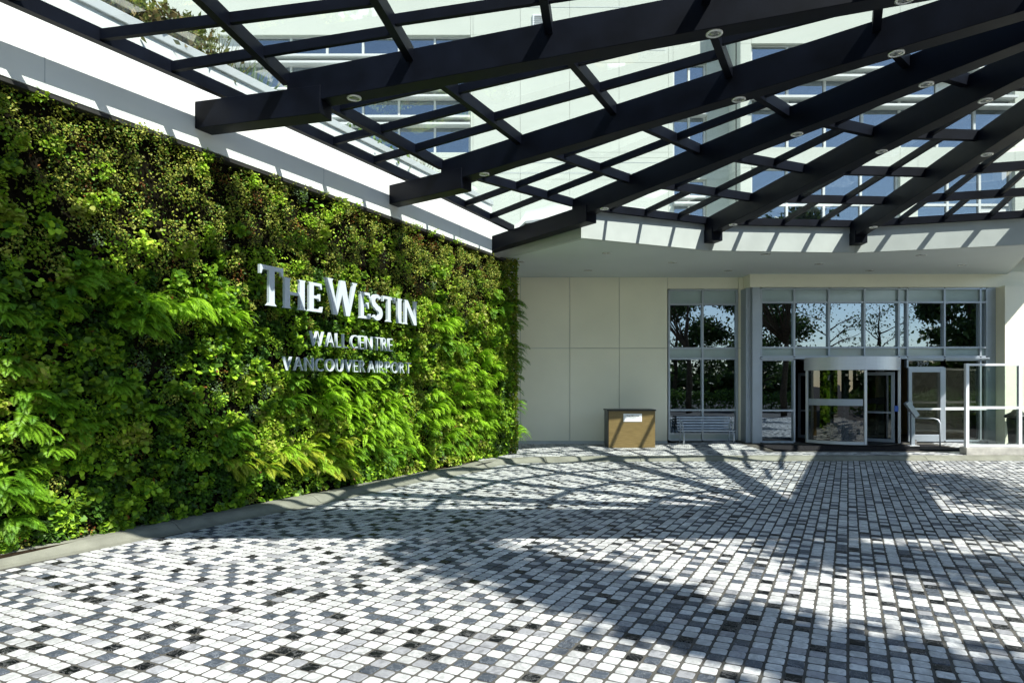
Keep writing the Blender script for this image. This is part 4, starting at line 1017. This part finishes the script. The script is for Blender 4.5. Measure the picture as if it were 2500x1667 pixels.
# door operator pedestal with tilted head
pp = thing('access_pedestal', (12.13, 20.7, 0.165), 'grey push-button post with tilted head between the two doors', 'post')
MB().box(12.09, 12.20, 20.66, 20.76, 0.165, 1.13).build('post', M['alu'], pp, bevel=0.006)
MB().box(12.0, 12.29, 20.58, 20.84, 0.163, 0.18).build('base_plate', M['alu_white'], pp)
MB().obox((12.10, 20.67, 1.27), Vector((0.155, 0, -0.215)), Vector((0, 0.07, 0)), Vector((0.06, 0, 0.043))).build('head', M['alu'], pp, bevel=0.008)
MB().box(11.60, 11.72, 20.70, 20.715, 1.20, 1.37).build('notice', M['blue_sticker'], pp)

# waste bin behind the wind screen
bnx, bny = 15.35, 20.75
wb = thing('waste_bin', (bnx, bny, 0.15), 'black urn-shaped waste bin behind the wind screen', 'bin')
MB().lathe((bnx, bny, 0.14), [(0.0, 0), (0.27, 0), (0.27, 0.06), (0.22, 0.1), (0.24, 0.5), (0.27, 0.82), (0.25, 0.86), (0, 0.86)], 24).build('body', M['black'], wb, smooth=True)
MB().lathe((bnx, bny, 1.00), [(0, 0), (0.30, 0), (0.34, 0.05), (0.30, 0.10), (0.16, 0.18), (0.10, 0.26), (0, 0.27)], 24).build('lid', M['black'], wb, smooth=True)

# ================================================================ plants on the roof terrace behind the coping
def tuft(name, loc, h, spread, n, cols, label, seed, grp='terrace plants above the coping', broad=False):
    r = np.random.default_rng(seed)
    base = np.array(loc) + r.standard_normal((n, 3)) * np.array([spread * 0.4, spread * 0.4, 0.02])
    if broad:
        base = base + up * (r.random(n) ** 0.8 * h)[:, None] + r.standard_normal((n, 3)) * np.array([spread * .45, spread * .45, 0])
        T = r.standard_normal((n, 3)) + up * 0.2; L = 0.10 * (0.6 + 0.8 * r.random(n)); Wd_ = L * 0.28
    else:
        T = up * 1.0 + r.standard_normal((n, 3)) * 0.38; L = h * (0.45 + 0.6 * r.random(n)); Wd_ = np.full(n, 0.014)
    C = np.array(cols)[r.integers(0, len(cols), n)] * (0.6 + 0.8 * r.random(n))[:, None]
    o_ = bpy.data.objects.new(name, leaf_mesh(name, base, T, r.standard_normal((n, 3)) + up * 0.4, L, Wd_, C, shape='kite')); COL.objects.link(o_)
    return tag(o_, label, 'plant', grp)
OLV = [(0.16, 0.17, 0.04), (0.10, 0.13, 0.03), (0.20, 0.15, 0.05)]; GRN = [(0.09, 0.17, 0.03), (0.13, 0.22, 0.04)]
def terrace(s, z=6.55, off=-0.45): return tuple(W(s, z, off))
tuft('terrace_shrub', terrace(-4.4, 6.6), 0.9, 0.5, 2600, OLV, 'olive bush on the terrace nearest the upper left corner', 1, broad=True)
tuft('terrace_shrub', terrace(-3.6, 6.6), 0.85, 0.5, 2600, OLV, 'broad olive shrub spilling over the coping left of the first beam', 2, broad=True)
tuft('terrace_grass', terrace(-3.0), 1.15, 0.35, 260, OLV, 'tall yellowish grass beside the olive shrub on the terrace', 3)
tuft('terrace_grass', terrace(-2.2), 0.95, 0.4, 240, GRN, 'green feathery grass above the coping behind the first beam end', 4)
tuft('terrace_shrub', terrace(-1.4, 6.5), 0.6, 0.4, 1400, GRN, 'low green shrub above the coping between the first two beams', 5, broad=True)
tuft('terrace_shrub', terrace(0.6, 6.5), 0.6, 0.5, 1400, GRN, 'low green shrub seen under the second beam through the glass', 6, broad=True)
tuft('terrace_grass', terrace(2.6), 1.05, 0.3, 200, OLV, 'grey-green spiky grass above the second beam end', 7)
tuft('terrace_grass', terrace(4.2), 0.95, 0.3, 180, OLV, 'spiky grass farthest along the coping by the white wall', 8)

# ================================================================ trees and hedge behind the camera (they shade the drive and show in the windows)
def tree(name, loc, H, cr, nleaf, cols, label, seed, crown_base=0.35, leafsize=0.16, limbs=9, sub=4, reach=(), lean=(0, 0), spread=0.13):
    r = random.Random(seed); rn = np.random.default_rng(seed)
    t = thing(name, loc, label, 'tree', None); L0 = Vector(loc); tk = MB(); tips = []
    top = L0 + Vector((lean[0] + r.uniform(-.3, .3), lean[1] + r.uniform(-.3, .3), H * 0.92))
    tr_r = 0.022 * H
    path = [L0.lerp(top, i / 7) + Vector((r.uniform(-.1, .1), r.uniform(-.1, .1), 0)) * (1 if i else 0) for i in range(8)]
    tk.tube(path, [tr_r * (1 - 0.85 * i / 7) for i in range(8)], 9)
    ends = []
    for k in range(limbs):
        f = crown_base + (1 - crown_base) * (k + 0.3) / limbs * 0.92; b0 = L0.lerp(top, f)
        az = k * 2.4 + r.uniform(-.4, .4); el = r.uniform(0.25, 0.75)
        rx = cr * (math.sin(math.pi * min(1, 0.25 + 0.72 * (f - crown_base) / (1 - crown_base))) ** 0.7) * r.uniform(0.75, 1.1)
        d_ = Vector((math.cos(az) * math.cos(el), math.sin(az) * math.cos(el), math.sin(el)))
        ends.append((b0, b0 + d_ * rx, tr_r * (1 - 0.8 * f) * 0.6))
    nfix = len(ends)
    for e_ in reach: ends.append((L0.lerp(top, 0.45), Vector(e_), tr_r * 0.3))
    for ei, (b0, e_, r0) in enumerate(ends):
        far = ei >= nfix                              # a long limb: leaves only near its end
        rx = (e_ - b0).length; d_ = (e_ - b0).normalized(); az = math.atan2(d_.y, d_.x)
        pts = [b0 + d_ * rx * q + Vector((r.uniform(-.1, .1), r.uniform(-.1, .1), 0.12 * q * (1 - q) * rx)) for q in (0, .33, .66, 1)]
        tk.tube(pts, [r0, r0 * .7, r0 * .45, r0 * .15], 6); tips += ([pts[3]] * 2 if far else [pts[1], pts[2], pts[3]])
        for j in range(3 if far else sub):
            q = r.uniform(0.94, 1.0) if far else r.uniform(0.35, 1.0); s0_ = b0 + d_ * rx * q; a2 = az + r.uniform(-1.3, 1.3)
            d2 = Vector((math.cos(a2), math.sin(a2), r.uniform(0.0, 0.9))).normalized(); l2 = min(rx, cr) * r.uniform(0.2, 0.45) * (0.45 if far else 1)
            tk.tube([s0_, s0_ + d2 * l2 * .5 + Vector((0, 0, .05)), s0_ + d2 * l2], [r0 * .4, r0 * .25, r0 * .06], 5); tips += [s0_ + d2 * l2 * .6, s0_ + d2 * l2]
    tk.build('trunk', M['bark'], t, smooth=True)
    if nleaf:
        P0 = np.array([tuple(p) for p in tips]); idx = rn.integers(0, len(P0), nleaf)
        P = P0[idx] + rn.standard_normal((nleaf, 3)) * (spread * cr) * np.array([1, 1, 0.75])
        C = np.array(cols)[rn.integers(0, len(cols), nleaf)] * (0.6 + 0.8 * rn.random(nleaf))[:, None]
        L = leafsize * (0.6 + 0.8 * rn.random(nleaf))
        o_ = bpy.data.objects.new('crown', leaf_mesh('crown', P, rn.standard_normal((nleaf, 3)), rn.standard_normal((nleaf, 3)) + up, L, L * 0.38, C, shape='kite')); COL.objects.link(o_); child(o_, t)
    return t
TG = [(0.05, 0.09, 0.02), (0.035, 0.07, 0.016), (0.07, 0.12, 0.03)]
def caster(x, y, h): return (x + 0.5294 * h, y - 0.6536 * h, h)
tree('shade_tree', (13.0, -5.5, 0), 11, 2.4, 4200, TG, 'tall tree behind the viewpoint whose limb shades the foreground diagonally', 21, 0.85, 0.24, limbs=1, sub=3,
     reach=[caster(x, y, 10.5 + 0.1 * k) for k, (x, y) in enumerate(((-0.9, 8.5), (-0.4, 8.0), (0.1, 7.4), (0.6, 6.9), (1.1, 6.35), (1.5, 5.9), (2.0, 5.45), (2.5, 5.0), (3.0, 4.6), (3.6, 4.3)))], spread=0.125)
tree('shade_tree', (17.5, -0.5, 0), 11.5, 2.6, 6200, TG, 'tall leafy tree whose shadow dapples the right of the drive', 22, 0.85, 0.26, limbs=1, sub=3,
     reach=[caster(x, y, 10.5) for x, y in ((9.2, 15.0), (9.0, 13.9), (8.7, 12.8), (8.5, 11.6), (5.4, 10.2), (6.2, 10.2), (6.7, 9.6), (7.3, 9.2), (7.6, 8.7), (8.3, 9.0), (3.6, 8.4), (4.2, 8.0), (4.8, 7.6), (5.3, 7.1), (5.9, 6.7), (6.6, 6.4), (10.4, 10.6), (11.3, 12.4))], spread=0.15)
tree('roadside_tree', (20.5, -14, 0), 10.5, 4.2, 9000, TG, 'dark round tree reflected in the left entrance windows', 23, 0.2, 0.26)
tree('roadside_tree', (14.5, -16, 0), 10.5, 4.6, 9000, TG, 'dark wide tree reflected in the window behind the bench', 24, 0.2, 0.26)
tree('roadside_tree', (27.0, -15, 0), 10.5, 3.6, 700, TG, 'nearly bare tree reflected in the middle entrance windows', 25, 0.25, 0.2, 13, sub=7)
tree('roadside_tree', (33.5, -19, 0), 10.0, 3.6, 900, TG, 'thin willowy tree reflected beside the bare one', 26, 0.25, 0.2, 12, sub=7)
tree('roadside_tree', (30.5, -2.5, 0), 12, 3.6, 11000, TG, 'tall full tree reflected in the rightmost entrance windows', 27, 0.15, 0.30)
tree('roadside_tree', (38.5, -9, 0), 13, 4.6, 12000, TG, 'broad full tree reflected behind the tall one at the right', 28, 0.15, 0.32)
rn = np.random.default_rng(41); n = 26000  # treeline added out of view so the entrance glass mirrors something dark
fx_ = rn.uniform(-30, 110, n); fh = 4.2 + 1.6 * np.sin(fx_ * 0.23) + 1.3 * np.sin(fx_ * 0.61 + 1) + 0.9 * np.sin(fx_ * 1.7); fz = fh * rn.random(n) ** 0.75
P = np.stack([fx_, -48 + rn.uniform(-2.5, 2.5, n), fz], 1); C = np.array(TG)[rn.integers(0, 3, n)] * (0.6 + 0.8 * rn.random(n))[:, None]; L = 0.9 * (0.6 + 0.8 * rn.random(n))
ft = bpy.data.objects.new('distant_woods', leaf_mesh('distant_woods', P, rn.standard_normal((n, 3)), rn.standard_normal((n, 3)) + up, L, L * 0.42, C, shape='kite')); COL.objects.link(ft)
tag(ft, 'distant dark treeline added out of view to darken the reflections', 'backdrop trees', kind='stuff')
def hedge(x0, x1, y0, y1, h, n, seed, label):
    rn = np.random.default_rng(seed); t = rn.random(n); hz = rn.random(n) ** 0.7
    ln = math.hypot(x1 - x0, y1 - y0); top = h + 0.2 * np.sin(t * ln * 1.3) + 0.12 * np.sin(t * ln * 3.1)
    P = np.stack([x0 + (x1 - x0) * t + rn.uniform(-.7, .7, n), y0 + (y1 - y0) * t + rn.uniform(-.7, .7, n), hz * top], 1)
    C = np.array(GRN)[rn.integers(0, 2, n)] * (0.6 + 0.9 * rn.random(n))[:, None]; L = 0.17 * (0.6 + 0.8 * rn.random(n))
    he = bpy.data.objects.new('hedge', leaf_mesh('hedge', P, rn.standard_normal((n, 3)), rn.standard_normal((n, 3)) + up, L, L * 0.4, C, shape='kite')); COL.objects.link(he)
    return tag(he, label, 'hedge')
hedge(2, 36, -9, -9, 1.5, 16000, 31, 'clipped green hedge reflected low in the left entrance windows')
hedge(21.5, 24, 13, -6, 1.2, 9000, 32, 'low green hedge reflected in the single entrance door')
